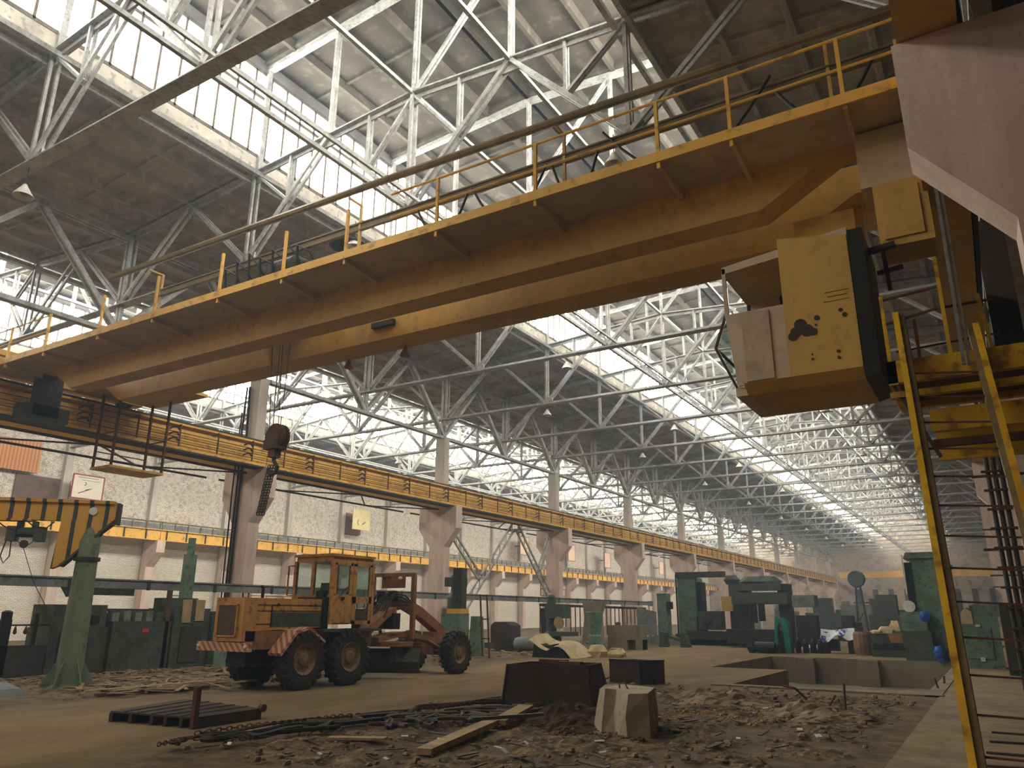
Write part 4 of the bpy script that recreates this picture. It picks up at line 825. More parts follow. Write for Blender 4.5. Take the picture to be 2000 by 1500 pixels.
# ---------------- long busbar duct on posts with ladders ----------------
t = thing('service_girder', 'long grey blue horizontal girder at head height running behind the grader', 'girder', (-22, 9, 2.24))
build('beam', MB().box(-22.1, -8, 2.24, -21.95, 55.6, 2.5).box(-22.14, -8, 2.48, -21.9, 55.6, 2.52), M_gray, t)
m = MB()
for k in range(26): m.box(-21.95, -7+k*2.4, 2.22, -21.92, -6.9+k*2.4, 2.53)
build('joint_strap', m, M_dsteel, t)
build('end_cap', MB().box(-22.15, 55.4, 2.2, -21.88, 55.7, 2.56), M_teal, t)
build('hanging_sheet', MB().prism([(12.0, 2.25), (14.2, 2.25), (14.2, 2.05), (12.8, 2.05), (12.2, 1.98)], -21.95, -21.92, 0), M_dsteel, t)
SPOT = ['behind the jib pillar','left of the grader hood','over the grader bonnet','right of the grader lamp gate','by the first far column','at the grey fragment column','before the drill machines','second from its far end','at its far end']
for i, y in enumerate((12.6, 15.7, 18.4, 24.2, 31.5, 40.0, 45.5, 50.5, 55.2)):
    p = thing('ladder_post', 'thin dark ladder shaped post under the grey girder, '+SPOT[i], 'post', (-22.03, y, 0), 'posts under the service girder')
    s = .2 if i % 2 else .12
    build('rail', MB().bar((-22.03, y-s, 0), (-22.03, y-s, 2.24), .04, .04), M_rust, p); build('rail', MB().bar((-22.03, y+s, 0), (-22.03, y+s, 2.24), .04, .04), M_rust, p)
    m = MB()
    for k in range(8): m.bar((-22.03, y-s, .2+k*.27), (-22.03, y+s, .2+k*.27), .025, .025)
    build('rungs', m, M_rust, p)
# ---------------- machines at the left ----------------
t = thing('lathe', 'low dark green machine tool nearest the jib pillar, with a square headstock', 'machine tool', (-21, 11.9, 0))
build('bed', MB().box(-21.6, 11.15, 0, -20.5, 12.7, 1.2), M_dgreen, t); build('headstock', MB().box(-21.5, 11.15, 1.2, -20.55, 12.6, 1.77), M_dgreen, t); build('door_panel', MB().box(-20.5, 11.4, .3, -20.47, 12.1, 1.1), M_dgreen, t)
build('control_plate', MB().box(-20.55, 12.2, 1.3, -20.5, 12.4, 1.5), M_black, t)
t = thing('lathe', 'long dark machine bed with low carriage between the two tall housings', 'machine tool', (-21, 13.3, 0))
build('bed', MB().box(-21.6, 12.72, 0, -20.4, 14.5, 1.35), M_dgreen, t)
m = MB()
for k in range(5): m.box(-21.4, 12.8+k*.34, 1.35, -20.6, 13.0+k*.34, 1.58+.05*(k % 2))
build('carriage', m, M_gray, t); build('tail_rail', MB().box(-21.5, 12.75, 1.6, -21.3, 14.4, 1.68), M_dsteel, t); build('red_tag', MB().box(-20.4, 13.6, 1.05, -20.38, 13.8, 1.15), mat('red_tag', (190,70,40)), t)
t = thing('lathe', 'tall dark machine housing left of the grader with hanging tan sheets', 'machine tool', (-21, 15, 0))
build('housing', MB().box(-21.6, 14.52, 0, -20.35, 15.75, 1.7).box(-21.5, 14.6, 1.7, -20.8, 15.6, 2.0), M_dgreen, t); build('hanging_sheet', MB().box(-20.34, 14.75, 1.3, -20.31, 15.05, 1.95).box(-20.34, 15.2, 1.35, -20.31, 15.5, 1.95), M_wood, t)
build('housing_panel', MB().box(-20.35, 14.8, .2, -20.32, 15.5, 1.2), M_dsteel, t); build('side_upright', MB().box(-20.5, 14.3, 0, -20.4, 14.42, 2.2), M_rust, t)
t = thing('control_cabinet', 'light green control cabinet right behind the grader tail', 'cabinet', (-20.3, 16.2, 0))
build('cabinet_body', MB().box(-20.8, 15.85, 0, -20.1, 16.5, 1.62), M_green, t); build('meter', MB().box(-20.1, 16.0, 1.3, -20.07, 16.12, 1.42), M_white, t); build('label_plate', MB().box(-20.1, 15.98, 1.02, -20.08, 16.16, 1.1), M_gray, t)
one('green_pillar', 'narrow green pillar with a pale panel standing beside the left column', 'pillar', MB().box(-21.2, 15.2, 0, -20.95, 15.5, 3.3).box(-21.14, 15.25, 3.3, -21.0, 15.42, 3.8), M_green)
t = thing('hook_stand', 'dark open steel frame with a rail and hanging hooks at the left edge', 'frame', (-20.6, 10.4, 0))
build('upright', MB().box(-20.7, 9.95, 0, -20.5, 10.2, 1.4).lathe([(.05, 0), (.12, .02), (.12, .2), (.05, .24)], (-20.6, 10.1, 1.38), 2, 10), M_black, t); build('upright', MB().box(-20.65, 10.75, 0, -20.55, 10.85, 1.55), M_black, t)
build('cross_rail', MB().box(-20.62, 10.1, 1.25, -20.58, 11.2, 1.29), M_black, t); build('low_plate', MB().box(-20.7, 9.2, 0, -20.5, 11.1, .8), M_dsteel, t)
build('hook', MB().lathe([(.01, 0), (.05, .04), (.03, .14), (.01, .2)], (-20.6, 10.35, 1.05), 2, 8), M_rust, t); build('hook', MB().lathe([(.01, 0), (.06, .04), (.03, .14), (.01, .2)], (-20.6, 10.6, 1.05), 2, 8), M_rust, t)
# mid distance machines
def mach(name, lab, cat, loc): return thing(name, lab, cat, loc)
t = mach('green_press', 'slim green machine tower with a black top beside the front grader wheel', 'machine tool', (-15.2, 21.5, 0))
build('lower_column', MB().box(-15.6, 21.0, 0, -14.9, 21.6, 1.6), M_green, t); build('upper_column', MB().box(-15.3, 21.2, 1.6, -14.95, 21.5, 3.05), M_dgreen, t); build('rust_skirt', MB().box(-15.61, 20.96, 0, -14.88, 21.0, .75), M_orust, t); build('ochre_band', MB().box(-15.45, 21.1, 1.6, -14.9, 21.58, 1.75), M_yel2, t)
t = mach('pump_tower', 'grey green pump tower with a black cap left of the white lattice brace', 'machine tool', (-18, 25, 0))
build('tower', MB().lathe([(.32, 0), (.32, 2.2), (.2, 2.4), (.18, 2.6)], (-17.9, 25, 0), 2, 12).box(-18.3, 24.8, 2.6, -17.5, 25.2, 2.95), M_dgreen, t); build('cap', MB().lathe([(.08, 0), (.2, .05), (.08, .12), (.1, .3), (.03, .34)], (-17.9, 25, 2.95), 2, 10), M_black, t)
build('side_box', MB().prism([(-17.4, 0), (-16.9, 0), (-17.0, 1.5), (-17.3, 1.5)], 25.2, 25.6, 1), M_green, t); build('ladder_rail', MB().bar((-16.8, 25.3, 0), (-16.95, 25.3, 2.3), .05, .05).bar((-16.5, 25.3, 0), (-16.65, 25.3, 2.3), .05, .05).bar((-16.85, 25.3, .7), (-16.5, 25.3, .7), .04, .04).bar((-16.9, 25.3, 1.4), (-16.55, 25.3, 1.4), .04, .04), M_rust, t)
t = mach('milling_machine', 'dark old milling machine on a plinth between grader and beige tarpaulin', 'machine tool', (-19, 31, 0))
build('base', MB().box(-20.1, 30.4, 0, -18.3, 31.6, .35), M_dsteel, t); build('body', MB().prism([(-19.9, .35), (-18.8, .35), (-18.8, 1.1), (-19.1, 1.25), (-19.7, 1.25), (-19.9, 1.1)], 30.6, 31.4, 1), M_bsteel, t)
t = mach('drilling_machine', 'green radial drill with a yellowish handwheel behind the tarpaulin', 'machine tool', (-18, 34, 0))
build('column', MB().lathe([(.5, 0), (.45, .6), (.25, .8), (.22, 2.4), (.1, 2.5)], (-18.6, 34, 0), 2, 14), M_dgreen, t); build('head', MB().box(-18.7, 33.5, 1.4, -17.7, 34.2, 2.0), M_dgreen, t); build('handwheel', MB().lathe([(.2, -.02), (.28, -.02), (.28, .02), (.2, .02)], (-17.9, 33.45, 1.2), 1, 14), M_wood, t); build('table', MB().box(-18.4, 33.3, .6, -17.3, 34.3, .8), M_dgreen, t)
t = mach('grey_tank', 'small grey green cylinder tank lying at the foot of the tarpaulin', 'tank', (-17.4, 29.8, 0))
build('tank_shell', MB().lathe([(.05, -.6), (.25, -.55), (.28, -.45), (.28, .45), (.25, .55), (.05, .6)], (-17.5, 29.8, .36), 0, 16), M_gray, t, smooth=True); build('foot', MB().box(-17.9, 29.6, 0, -17.8, 30.0, .3).box(-17.2, 29.6, 0, -17.1, 30.0, .3), M_dsteel, t)
# tarpaulin over dark box
t = thing('tarpaulin', 'beige tarpaulin draped over a dark crate on the floor', 'tarpaulin', (-14.8, 27.6, 0))
build('crate', MB().prism([(-15.7, 0), (-14.15, 0), (-14.6, .52), (-15.1, .42), (-15.6, .6)], 27.1, 28.2, 1), M_black, t)
def tf(u, v):
    x = -15.75+2.0*u; z = .86-.36*math.sin(min(1, u/.42)*math.pi*.5) if u < .42 else .5+.12*math.sin((u-.42)/.3*math.pi) if u < .72 else .5-.48*(u-.72)/.28
    return (x+.05*math.sin(9*v), 26.95+1.5*v-.1*math.sin(6*u), z+.03*math.sin(11*u+4*v)-.2*(1-v)**2)
build('cloth', MB().sheet(tf, 30, 12, .015), M_tarp, t, smooth=True)
one('sack_pile', 'greyish sacks piled right of the beige tarpaulin', 'sacks', MB().rock((-13.6, 28.6, .2), .45, .4, .3).rock((-13.0, 28.9, .12), .4, .3, .16).rock((-13.2, 29.4, .15), .5, .3, .2), M_tarp)
t = mach('steel_housing', 'grey brown welded housing with a square opening in the middle distance', 'steel housing', (-15.4, 35.5, 0))
build('body', MB().box(-16.25, 35.3, 0, -15.4, 36.3, 1.1), M_pit, t); build('front_frame', MB().box(-15.4, 35.2, .45, -14.6, 36.2, 1.12).box(-15.4, 35.2, 0, -15.2, 36.2, .45).box(-14.8, 35.2, 0, -14.6, 36.2, .45).box(-15.4, 35.6, 0, -14.6, 36.2, .45), M_pit, t); build('top_knob', MB().lathe([(.12, 0), (.12, .12), (.05, .15)], (-15.9, 35.8, 1.1), 2, 10), M_dgreen, t)
one('broken_post', 'ragged dark grey concrete stub standing under the service girder', 'post', MB().prism([(-20.5, 0), (-19.3, 0), (-19.35, 1.6), (-19.1, 2.3), (-20.4, 2.3), (-20.3, 1.4)], 41, 41.5, 1), M_pit)
t = mach('hanging_rack', 'rack of thin rusty hanging rods under a dark beam in the middle distance', 'rack', (-20.5, 44, 2.0))
build('top_beam', MB().bar((-21.5, 38, 2.08), (-20.2, 50, 1.98), .12, .14), M_black, t)
m = MB(); r_ = random.Random(4)
for k in range(24):
    q = k/24; x = -21.5+1.3*q; y = 38+12*q; m.bar((x, y, r_.choice([.4, .9, 0])), (x, y, 2.0), .05, .05)
build('hanging_rods', m, M_rust, t)
one('gate_leg', 'dark steel leg standing left of the ragged stub', 'post', MB().prism([(-21.4, 0), (-21.2, 0), (-21.0, 1.9), (-21.5, 1.9)], 38, 38.3, 1), M_black)
one('green_tub', 'pale green drum standing behind the beige tarpaulin', 'drum', MB().lathe([(.35, 0), (.35, .5), (.3, .6), (.4, 1.5), (.45, 1.7), (.4, 1.72)], (-18.2, 38, 0), 2, 14), M_green)
# boring machine (tall green column) and others
t = mach('boring_machine', 'tall green boring machine with a flat top beam in the middle distance', 'machine tool', (-14.8, 45, 0))
build('column', MB().box(-15.75, 44, .4, -14.7, 45.4, 3.65), M_green, t); build('top_beam', MB().box(-15.8, 43.9, 3.65, -13.0, 44.4, 3.96), M_dsteel, t); build('edge_rail', MB().bar((-15.8, 43.95, .4), (-15.8, 43.95, 3.86), .07, .07), M_black, t)
build('slide', MB().box(-14.7, 44.2, .6, -14.4, 45, 3.4), M_black, t); build('guide_column', MB().box(-12.9, 44.4, .4, -12.4, 45, 3.3), M_dgreen, t); build('yellow_head', MB().box(-13.3, 44.2, 1.8, -12.7, 44.8, 2.6), M_yel, t)
build('spindle_head', MB().box(-14.5, 43.6, .8, -13.2, 44.4, 1.8).lathe([(.12, -.3), (.2, -.3), (.2, 0), (.12, 0)], (-13.9, 43.6, 1.35), 1, 12), M_dgreen, t); build('bed', MB().box(-15.9, 43.7, 0, -12.35, 46, .55).box(-15, 43.0, .3, -12.4, 43.7, .75), M_dsteel, t)
build('top_gear', MB().rock((-12.75, 44.6, 3.5), .6, .4, .3), M_dgreen, t)
t = mach('tool_grinder', 'smaller green column machine left of the tall boring machine', 'machine tool', (-16.2, 43, 0))
build('column', MB().box(-16.5, 42.6, .3, -15.95, 43.3, 2.75), M_green, t); build('foot', MB().prism([(-17.6, 0), (-15.5, 0), (-15.6, .35), (-16, .5), (-16.6, .5), (-17.4, .3)], 42.4, 43.6, 1), M_gray, t); build('sheet_guard', MB().prism([(-17.7, .5), (-16.55, .5), (-16.55, 1.75), (-17.7, 2.0)], 42.5, 42.55, 1), M_gray, t); build('lever_box', MB().box(-15.95, 42.6, 1.9, -15.7, 43, 2.3), M_black, t)
t = mach('scrap_stand', 'green forked casting standing on the floor before the boring machine', 'casting', (-14.9, 40, 0))
build('casting_legs', MB().prism([(-15.3, 0), (-14.9, 0), (-14.95, .7), (-15.2, .75)], 39.5, 40, 1).prism([(-14.2, 0), (-13.7, 0), (-13.9, .6), (-14.15, .6)], 39.6, 40, 1).bar((-15.1, 39.7, .6), (-14, 39.8, .25), .1, .1), M_dgreen, t)
t = mach('gantry_mill', 'large dark green gantry mill with a heavy cross rail', 'machine tool', (-10.7, 43, 0))
build('cross_rail', MB().box(-12.2, 42.4, 2.15, -9.3, 43, 2.75).box(-12.0, 42.5, 2.85, -9.6, 43.2, 3.2), M_dgreen, t); build('upright', MB().box(-12.0, 43, 0, -11.5, 44, 3.0), M_dgreen, t); build('upright', MB().box(-9.9, 43, 0, -9.35, 44, 3.2), M_dgreen, t)
build('top_head', MB().rock((-10.8, 43, 3.3), 1.3, .5, .35), M_dgreen, t); build('table', MB().box(-12.3, 41.4, .2, -9.2, 42.8, .9), M_dsteel, t); build('ram', MB().box(-11.2, 42.3, 1.2, -10.9, 42.5, 2.2).box(-10.8, 42.3, 1.3, -10.5, 42.5, 2.2), M_black, t)
build('white_side_box', MB().box(-9.1, 42.5, 2.0, -8.0, 43.5, 2.6), M_gray, t); build('control_desk', MB().box(-9.0, 42.5, 0, -8.0, 43.3, 1.6), M_dsteel, t)
t = mach('teal_arch', 'bright teal arch shaped casting standing in front of the gantry mill', 'casting', (-8.5, 37, 0))
build('arch', MB().prism([(-8.8, 0), (-8.6, 0), (-8.58, 1.1), (-8.45, 1.3), (-8.35, 1.1), (-8.3, 0), (-8.05, 0), (-8.1, 1.2), (-8.3, 1.5), (-8.65, 1.5)], 36.6, 37.2, 1), M_teal, t); build('dark_core', MB().box(-8.6, 36.8, 0, -8.3, 37.2, .9), M_dsteel, t)
t = mach('scrap_engine', 'pile of dark machine parts before the teal arch', 'scrap parts', (-9.2, 36.3, 0))
m = MB(); r_ = random.Random(8)
for k in range(14): m.rock((-9.7+r_.random()*1.3, 36+r_.random()*.8, .12+.25*r_.random()), .2, .2, .2, r_)
m.lathe([(.05, -.5), (.22, -.45), (.22, .4), (.05, .5)], (-9.0, 36, .25), 0, 12); build('parts_heap', m, M_black, t)
for k in range(4): one('dark_casting', 'dark casting between the teal arch and the sacking, %s from the arch' % ['first','second','third','fourth'][k], 'casting', MB().lathe([(.12, 0), (.14, .4), (.08, .55), (.02, .6)], (-7.9+.3*k, 37.3+.1*k, 0), 2, 10), M_black)
t = thing('draped_sacking', 'white sacking with blue patches draped over a stand', 'sacking', (-6.3, 38, 0))
def sf(u, v): return (-7.0+1.4*u+.04*math.sin(8*v), 37.6+.8*v, 1.02-.05*math.sin(5*u)-(.5 if v < .34 else 0)*(1-v/.34)*(.7+.3*math.sin(9*u)))
build('sacking', MB().sheet(sf, 16, 12, .02), M_shirt, t, smooth=True); build('stand', MB().box(-6.9, 37.8, 0, -6.7, 38.2, .9).box(-5.9, 37.8, 0, -5.7, 38.2, .9).box(-6.9, 37.9, .1, -6.3, 38.3, .6), M_black, t)
one('white_rag', 'white rag lying on the floor left of the blue patched sacking', 'rag', MB().rock((-7.4, 38, .16), .55, .4, .2), M_white)
one('brown_drum', 'short brown drum filled with scrap right of the blue patched sacking', 'drum', MB().lathe([(.4, 0), (.45, .3), (.44, .85), (.38, .95), (.3, .8)], (-5.1, 37, 0), 2, 16), mat('brown_drum_paint', (130,96,72), (92,70,56), 3))
t = mach('work_bench', 'long dark machine bed with an orange and black fan shaped guard', 'machine bed', (-4, 36, 0))
build('bed', MB().box(-4.7, 35.9, 0, -3.4, 36.6, .9), M_dgreen, t); build('guard', MB().prism([(-3.95, .55), (-3.45, .55), (-3.3, .9), (-4.05, .9)], 35.84, 35.9, 1), M_orust, t); build('painted_shadow_gap', MB().box(-4.65, 35.86, .3, -3.5, 35.91, .5), M_black, t)  # solid black strip on the bed front paints in the shade of a gap
one('beige_cloth', 'crumpled beige cloth lying on the dark machine bed', 'cloth', MB().rock((-4.1, 36, 1.05), .35, .3, .16).rock((-3.7, 36.1, 1.2), .3, .25, .25).rock((-4.45, 35.9, .98), .25, .2, .08), M_tarp)
t = mach('column_machine', 'tallest dark green column machine at the right end of the lane', 'machine tool', (-2.4, 34.5, 0))
build('column', MB().box(-2.75, 34.2, .3, -1.75, 35.6, 3.75), M_green, t); build('column_cap', MB().prism([(-2.95, 3.75), (-1.7, 3.75), (-1.8, 3.98), (-2.85, 3.98)], 34.1, 35.7, 1), M_green, t)
build('slideway', MB().box(-2.95, 34.15, .5, -2.72, 34.6, 3.6), M_black, t); build('edge_rail', MB().bar((-2.98, 34.1, 2.4), (-2.98, 34.1, 3.9), .05, .05), M_white, t); build('rear_cable_guard', MB().box(-1.75, 34.3, .3, -1.62, 34.6, 3.8), M_black, t)
build('spindle_head', MB().box(-3.3, 33.8, 1.05, -2.4, 34.5, 1.75), M_green, t); build('base', MB().box(-3.25, 33.6, 0, -1.3, 35.8, .45).box(-3.3, 33.7, .45, -2.3, 34.4, 1.05), M_dgreen, t)
build('ring', MB().lathe([(.14, -.03), (.22, -.03), (.22, .03), (.14, .03)], (-2.95, 33.9, 1.95), 1, 18), M_white, t); build('blue_motor', MB().lathe([(.05, -.2), (.2, -.15), (.2, .15), (.05, .2)], (-2.45, 33.85, 1.6), 1, 16), M_blue, t)
one('blue_ball', 'round blue valve body on the floor at the foot of the tall column machine', 'valve', MB().lathe([(.03, -.22), (.15, -.18), (.21, 0), (.15, .18), (.03, .22)], (-2.1, 33.4, .35), 2, 16).box(-2.2, 33.3, 0, -2.0, 33.5, .2), M_blue, smooth=True)
one('grey_flange', 'small grey ring flange beside the blue valve', 'flange', MB().lathe([(.1, -.04), (.17, -.04), (.17, .04), (.1, .04)], (-1.65, 33.4, .2), 1, 14).box(-1.7, 33.35, 0, -1.6, 33.45, .06), M_gray)
t = mach('green_cabinet', 'light green electric cabinet behind the yellow ladder', 'cabinet', (-.6, 30.4, 0))
build('cabinet_body', MB().box(-1.2, 30, 0, -.1, 31, 1.35).box(-.75, 30, 1.35, -.1, 31, 1.98), M_green, t); build('door_panel', MB().box(-1.1, 29.97, .3, -.35, 30.0, 1.25), M_green, t); build('label_plate', MB().box(-.75, 29.95, .22, -.62, 29.97, .34).box(-.75, 29.95, 1.28, -.62, 29.97, 1.34), M_white, t)
one('covered_box', 'cream cloth covered box on top of the light green cabinet', 'cloth', MB().prism([(-1.15, 1.36), (-.8, 1.36), (-.82, 1.75), (-1.0, 1.86), (-1.12, 1.7)], 30.1, 30.8, 1), M_tarp)
one('dark_cabinet', 'dark grey cabinet at the right edge beside the light green one', 'cabinet', MB().box(-.02, 27, 0, .58, 28, 1.95).box(.0, 26.97, .1, .55, 27, 1.85), M_dsteel)
for q_, (l_, b_) in enumerate((('tall pale cabinet deep among the far left columns', (-20,70,0,-18,71,3)), ('pale machine right of the tall far cabinet', (-17,72,0,-15.5,73,2.2)), ('small pale box on the floor in the far distance', (-14.5,66,0,-13.5,67,1.6)), ('wide pale machine beyond the gantry mill', (-12,75,0,-9.5,76,2.5)))):
    one('pale_machine', l_, 'machine', MB().box(*b_).box(b_[0]+.2, b_[1]-.1, .3, b_[0]+.6, b_[1], b_[5]*.8).box(b_[0]+.1, b_[1]+.2, b_[5], b_[0]+.7, b_[1]+.8, b_[5]+.3), M_gray)
t = mach('drum_tower', 'far tower with a round drum on top near the end of the left runway', 'tower', (-11, 70, 0))
build('drum', MB().lathe([(.1, -.4), (.62, -.4), (.7, 0), (.62, .4), (.1, .4)], (-9.7, 70, 4.5), 1, 16), M_dgreen, t); build('mast', MB().bar((-10.0, 70, 0), (-9.8, 70, 4.1), .15, .15).bar((-9.2, 70, 0), (-9.5, 70, 4.1), .15, .15).bar((-10.1, 70, 2.6), (-7.9, 70, 2.6), .1, .1).bar((-9.9, 70, 1.2), (-9.3, 70, 2.0), .08, .08), M_dsteel, t)
for k, (x, y, w_, h, mt_) in enumerate(((-6.5, 60, 2.6, 3.0, M_dgreen), (-3.9, 62, 1.6, 2.8, M_gray), (-8.6, 56, 1.4, 1.6, M_bsteel), (-5.2, 50, 1.6, 1.5, M_dgreen), (-1.0, 52, 1.6, 2.2, M_bsteel), (-2.8, 70, 2.0, 3.4, M_dgreen), (-10, 85, 3, 3.2, M_bsteel), (-5, 95, 4, 3, M_dgreen), (-16, 90, 4, 3.4, M_dgreen))):
    m = MB().box(x-w_/2, y, 0, x+w_/2, y+1.5, h*.55).box(x-w_*.3, y+.2, h*.55, x+w_*.2, y+1.2, h).lathe([(.05, 0), (.3, .05), (.3, .3), (.05, .35)], (x+w_*.32, y+.7, h*.55), 2, 10)
    one('far_machine', ['far dark green machine left of the tall column machine','far grey machine beside the tall column machine','low brown machine behind the draped sacking','low green machine behind the brown drum','brown machine deep behind the ladder','tall far machine behind the column machine','wide brown machine near the far end','wide green machine before the end wall','far green machine by the left columns'][k], 'machine tool', m, mt_)
# ---------------- end wall crane ----------------
t = thing('far_bridge_crane', 'distant ochre bridge crane crossing the hall before the end wall', 'bridge crane', (MX, 146, 7))
build('main_girder', MB().box(-22.8, 145.5, 7.76, .3, 146.3, 8.8), M_yel2, t); build('trolley', MB().box(-8, 145.3, 8.8, -5.5, 146.5, 9.6), M_dsteel, t)
m = MB()
for k in range(9): m.box(-21+k*2.5, Y1-.1, 1.5, -20.2+k*2.5, Y1-.02, 6)
tag(build('end_wall_panel', m, M_dsteel, loc=(MX, Y1-.06, 1.5)), 'tall dark vertical openings in the end wall', 'wall panels')
# ---------------- signs on the brick wall ----------------
def sign(y, z, w_, h, lab, frame_m, back_m, x=WALLX+1.5, marks=0):
    t = thing('wall_sign', lab, 'sign', (x, y, z))
    build('sign_board', MB().box(x-.02, y-w_/2, z, x+.02, y+w_/2, z+h), back_m, t)
    f = .06
    build('sign_frame', MB().box(x-.03, y-w_/2-f, z-f, x+.04, y+w_/2+f, z).box(x-.03, y-w_/2-f, z+h, x+.04, y+w_/2+f, z+h+f).box(x-.03, y-w_/2-f, z, x+.04, y-w_/2, z+h).box(x-.03, y+w_/2, z, x+.04, y+w_/2+f, z+h), frame_m, t)
    m = MB()
    if marks == 1:
        m.bar((x+.023, y-.55, z+.25), (x+.023, y+.1, z+.55), .012, .05).bar((x+.023, y-.1, z+.5), (x+.023, y+.25, z+.6), .012, .04)
        m.tube([(x+.023, y-.22, z+.95), (x+.023, y-.12, z+.9), (x+.023, y-.15, z+.8), (x+.023, y-.25, z+.78)], .02, 5)
    elif marks == 2:
        m.tube([(x+.023, y-.4, z+.8), (x+.023, y-.5, z+.5), (x+.023, y-.3, z+.3)], .03, 5).bar((x+.023, y+.1, z+.4), (x+.023, y+.5, z+.65), .02, .08)
    if marks: build('drawn_symbols', m, M_dsteel, t)
    if marks == 1:
        build('text_line', MB().box(x+.021, y-.7, z+h-.14, x+.024, y+.6, z+h-.1).box(x+.021, y-.4, z+h-.3, x+.024, y+.7, z+h-.27), M_gray, t)
    build('sign_bracket', MB().box(WALLX+.25, y-.1, z+h/2-.05, x-.02, y+.1, z+h/2+.05), M_rust, t)
M_cream = mat('cream_board', (226,212,160), (210,196,146), 2); M_pale = mat('pale_board', (214,206,190), (196,188,172), 2); M_red = mat('dark_red_frame', (160,44,62), (130,38,50), 3); M_pinkb = mat('light_orange_board', (232,206,182), (222,190,166), 2)
sign(25.9, 8.15, 1.85, 1.35, 'white sign with a dark red frame and a small drawing on the brick wall', M_red, M_pale, marks=1)
sign(50.2, 8.55, 2.1, 1.6, 'cream sign board with two drawn tools on the brick wall', M_cream, M_cream, marks=2)
for i, (y, z) in enumerate(((78, 8.2), (90, 8.2), (101, 7.9), (122, 7.9))): sign(y, z, 1.9, 2.0, 'small pale poster high on the far brick wall, %s' % ORD[i], M_red, M_pinkb)
one('wall_opening', 'brown framed recess in the brick wall left of the red framed sign', 'wall recess', MB().box(WALLX+.02, 22.4, 7.6, WALLX+.12, 25.6, 9.3), mat('brown_recess', (110,88,78), (84,68,62), 2))
one('brown_board', 'brown plank board behind the cream sign', 'board', MB().box(WALLX+.02, 49.5, 8.2, WALLX+.2, 51.6, 10), mat('brown_boards', (134,92,66), (104,72,54), 3))
# rods of bracing just below the left runway
for k in range(10):
    y = 7.2+12*k; one('runway_brace', 'slender truss bracing under the left runway, %s bay' % ORD[k], 'bracing', MB().bar((-23.3, y+.3, 6.6), (-23.3, y+11.7, 6.6), .07, .07).bar((-25.6, y+.3, 6.62), (-25.6, y+11.7, 6.62), .07, .07).bar((-23.3, y+.3, 6.6), (-25.6, y+3.2, 6.6), .05, .05).bar((-25.6, y+3.2, 6.6), (-23.3, y+6, 6.6), .05, .05).bar((-23.3, y+6, 6.6), (-25.6, y+8.8, 6.6), .05, .05).bar((-25.6, y+8.8, 6.6), (-23.3, y+11.7, 6.6), .05, .05), M_dsteel, 'bracing under the left runway')
# lattice braces between second and third visible columns
t = thing('column_bracing', 'silver lattice portal brace between two left columns behind the girder', 'bracing', (-23.6, 37.2, .3))
def lattice(a, b, w_):
    m = MB(); a = Vector(a); b = Vector(b); d = (b-a).normalized(); n = Vector((0, -d.z, d.y)); L_ = (b-a).length; k = int(L_/.45)
    for s in (-1, 1): m.bar(a+n*(s*w_/2), b+n*(s*w_/2), .09, .09, up=(1,0,0))
    for i in range(k): m.bar(a+d*(L_*i/k)+n*(w_/2*(-1)**i), a+d*(L_*(i+1)/k)-n*(w_/2*(-1)**i), .04, .04, up=(1,0,0))
    return m
build('brace_leg', lattice((-23.6, 32.0, .2), (-23.6, 38.6, 6.5), .4), M_steel, t); build('brace_leg', lattice((-23.6, 44.0, 1.6), (-23.6, 39.0, 6.5), .4), M_steel, t)
build('brace_stub', lattice((-23.6, 32.0, 6.0), (-23.6, 35.2, 3.4), .35), M_steel, t); build('brace_stub', lattice((-23.6, 43.0, 6.3), (-23.6, 41.4, 3.9), .3), M_steel, t)
one('hanging_basket', 'rusty suspended basket by the brick wall under its runway', 'basket', MB().box(-41, 72.5, 3.4, -40, 76.5, 3.5).box(-41, 72.5, 4.1, -40, 76.5, 4.2).box(-41, 72.5, 3.4, -40.9, 72.6, 5.8).box(-41, 76.4, 3.4, -40.9, 76.5, 5.8).box(-41, 74.4, 3.4, -40.9, 74.5, 5.8).box(-40.96, 74.44, 5.8, -40.93, 74.47, 11.3), M_orust)
# cables down the near left column
one('cable_run', 'black cables running down the near left column', 'cables', MB().tube([(-23.75, 18.9, 10), (-23.8, 18.9, 8), (-23.7, 18.88, 6.5), (-23.75, 18.9, .5)], .04, 6).tube([(-23.6, 18.9, 10), (-23.5, 18.9, 8), (-23.55, 18.88, 6.5), (-23.6, 18.9, .5)], .05, 6).tube([(-23.9, 18.9, 9), (-23.95, 18.88, 6), (-23.9, 18.9, .5)], .03, 6), M_dark)
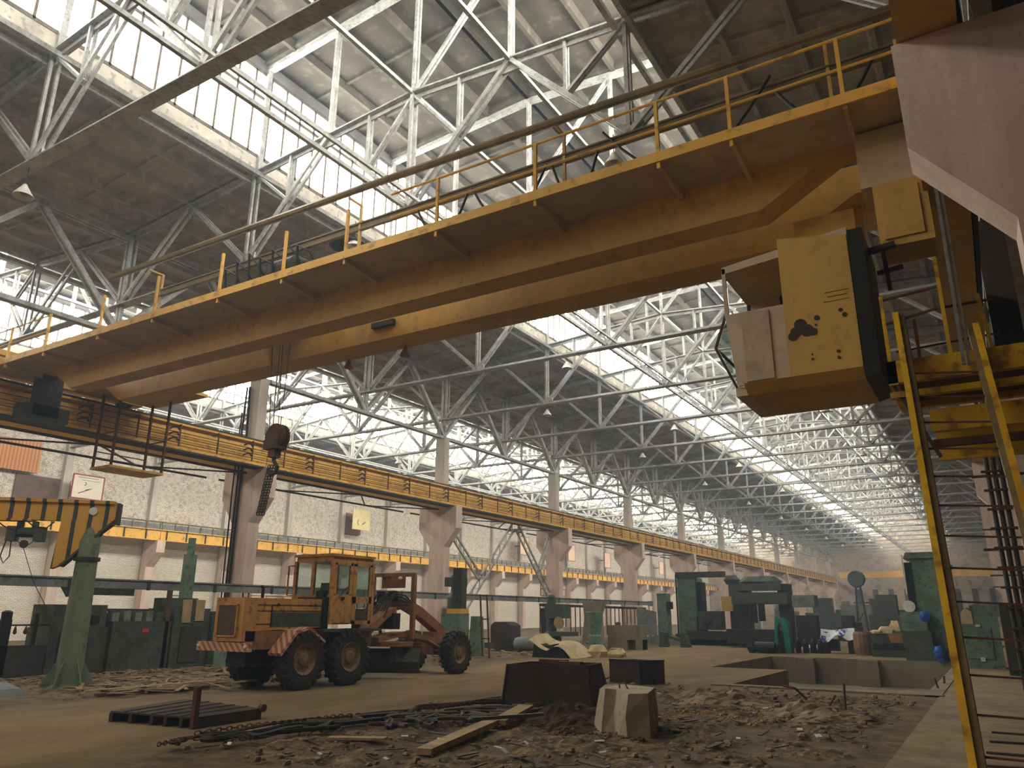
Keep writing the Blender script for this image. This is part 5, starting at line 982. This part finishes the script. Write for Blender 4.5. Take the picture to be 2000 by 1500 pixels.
# right row: pipes and ladder on the second column, plastic scraps
t = thing('service_pipes', 'bundle of dark pipes and brackets climbing the right columns behind the ladder', 'pipes', (.35, 18, 0))
for x in (.2, .32, .44): build('pipe', MB().tube([(x, 18.2, 0), (x, 18.2, 5.6), (x, 18.5, 6.3)], .045, 8), M_dsteel, t)
for k in range(13): build('pipe_clamp', MB().box(.08, 18.1, .6+k*.38, .6, 18.2, .64+k*.38), M_rust, t)
for i, (y, z) in enumerate(((19, 2.9), (31, 2.9), (43, 2.9), (19, 4.4), (31, 4.4))): one('cross_pipe', 'thin rusty cross pipe bracketed to the right columns, %s' % ['low on the first visible one','low on the next one','low on a far one','high on the first visible one','high on the next one'][i], 'pipe', MB().bar((-.1, y-.4, z), (1.6, y-.4, z), .05, .05), M_rust)
for i, (x, y, z) in enumerate(((.6, 7.1, 6.77), (.6, 11.6, 7.2), (.62, 19.0, 7.9))): one('plastic_scrap', 'torn white plastic sheet caught by the right runway, %s one' % ['top','middle','lowest'][i], 'plastic sheet', MB().add([(x,y,z),(x+.13,y+.02,z-.03),(x+.15,y,z+.22),(x+.08,y-.02,z+.42),(x-.02,y+.02,z+.35),(x,y+.05,z),(x+.13,y+.07,z-.03),(x+.15,y+.05,z+.22),(x+.08,y+.03,z+.42),(x-.02,y+.07,z+.35)], [(0,1,2,3,4),(9,8,7,6,5),(0,5,6,1),(1,6,7,2),(2,7,8,3),(3,8,9,4),(4,9,5,0)]), M_white)
one('runway_apron', 'dark plate standing behind the right runway beam', 'steel plate', MB().box(.48, 7.6, 6.9, .54, 19, 8.6), M_black)
# ---------------- pendant lamps ----------------
def lamp(x, y, z, lab, grp='pendant lamps'):
    t = thing('pendant_lamp', lab, 'lamp', (x, y, z), grp)
    build('lamp_shade', MB().lathe([(.04, .3), (.07, .24), (.21, .02), (.22, 0), (.19, 0), (.06, .2), (.03, .26)], (x, y, z), 2, 18), M_white, t, smooth=True)
    build('lamp_bulb', MB().lathe([(.01, .02), (.06, .06), (.07, .12), (.03, .2)], (x, y, z), 2, 10), M_gray, t, smooth=True)
    build('suspension_rod', MB().tube([(x, y, z+.3), (x, y, 11.3)], .012, 5), M_dsteel, t); return t
l0 = lamp(-17.4, 7.2, 10.55, 'white cone lamp hanging from the nearest truss at the upper left'); n = 0
for i in range(0, 20):
    for x in (-17.2, -13.0, -5.6):
        y = 7.2+6*i+(0 if x < -15 else 6)
        if (i == 0 and x == -17.2) or (i % 2 and x != -13.0) or y > 140 or (x == -13.0 and i > 1 and i % 2): continue
        side = {-17.2: 'left', -13.0: 'middle', -5.6: 'right'}[x]; k = i//2 if x != -13.0 else i
        copy_tree(l0, (x, y, 10.75), 'cone pendant lamp under the trusses, %s line, %s' % (side, ORD[k] if k < 16 else ORD[k+4]))
for i in range(8):
    copy_tree(l0, (ML+4, 13.2+12*i, 10.75), 'cone shaped pendant lamp over the side bay, %s' % ORD[i])
one('far_dish_lamp', 'wide dark dish lamp seen against the lantern above the crane', 'lamp', MB().lathe([(.1, .35), (.2, .3), (.5, .02), (.5, 0), (.45, 0), (.1, .2)], (-13.3, 13.3, 10.9), 2, 20).tube([(-13.3, 13.3, 11.2), (-13.3, 13.3, 11.35)], .02, 5), M_dsteel)
# ---------------- bluish haze volume added to lift the darks and imitate lens flare ----------------
v_ = w.node_tree.nodes.new('ShaderNodeVolumeScatter'); v_.inputs['Color'].default_value = (.64,.82,1,1); v_.inputs['Density'].default_value = .0027; v_.inputs['Anisotropy'].default_value = .45
w.node_tree.links.new(v_.outputs[0], w.node_tree.nodes['World Output'].inputs['Volume'])
sc.cycles.volume_bounces = 0
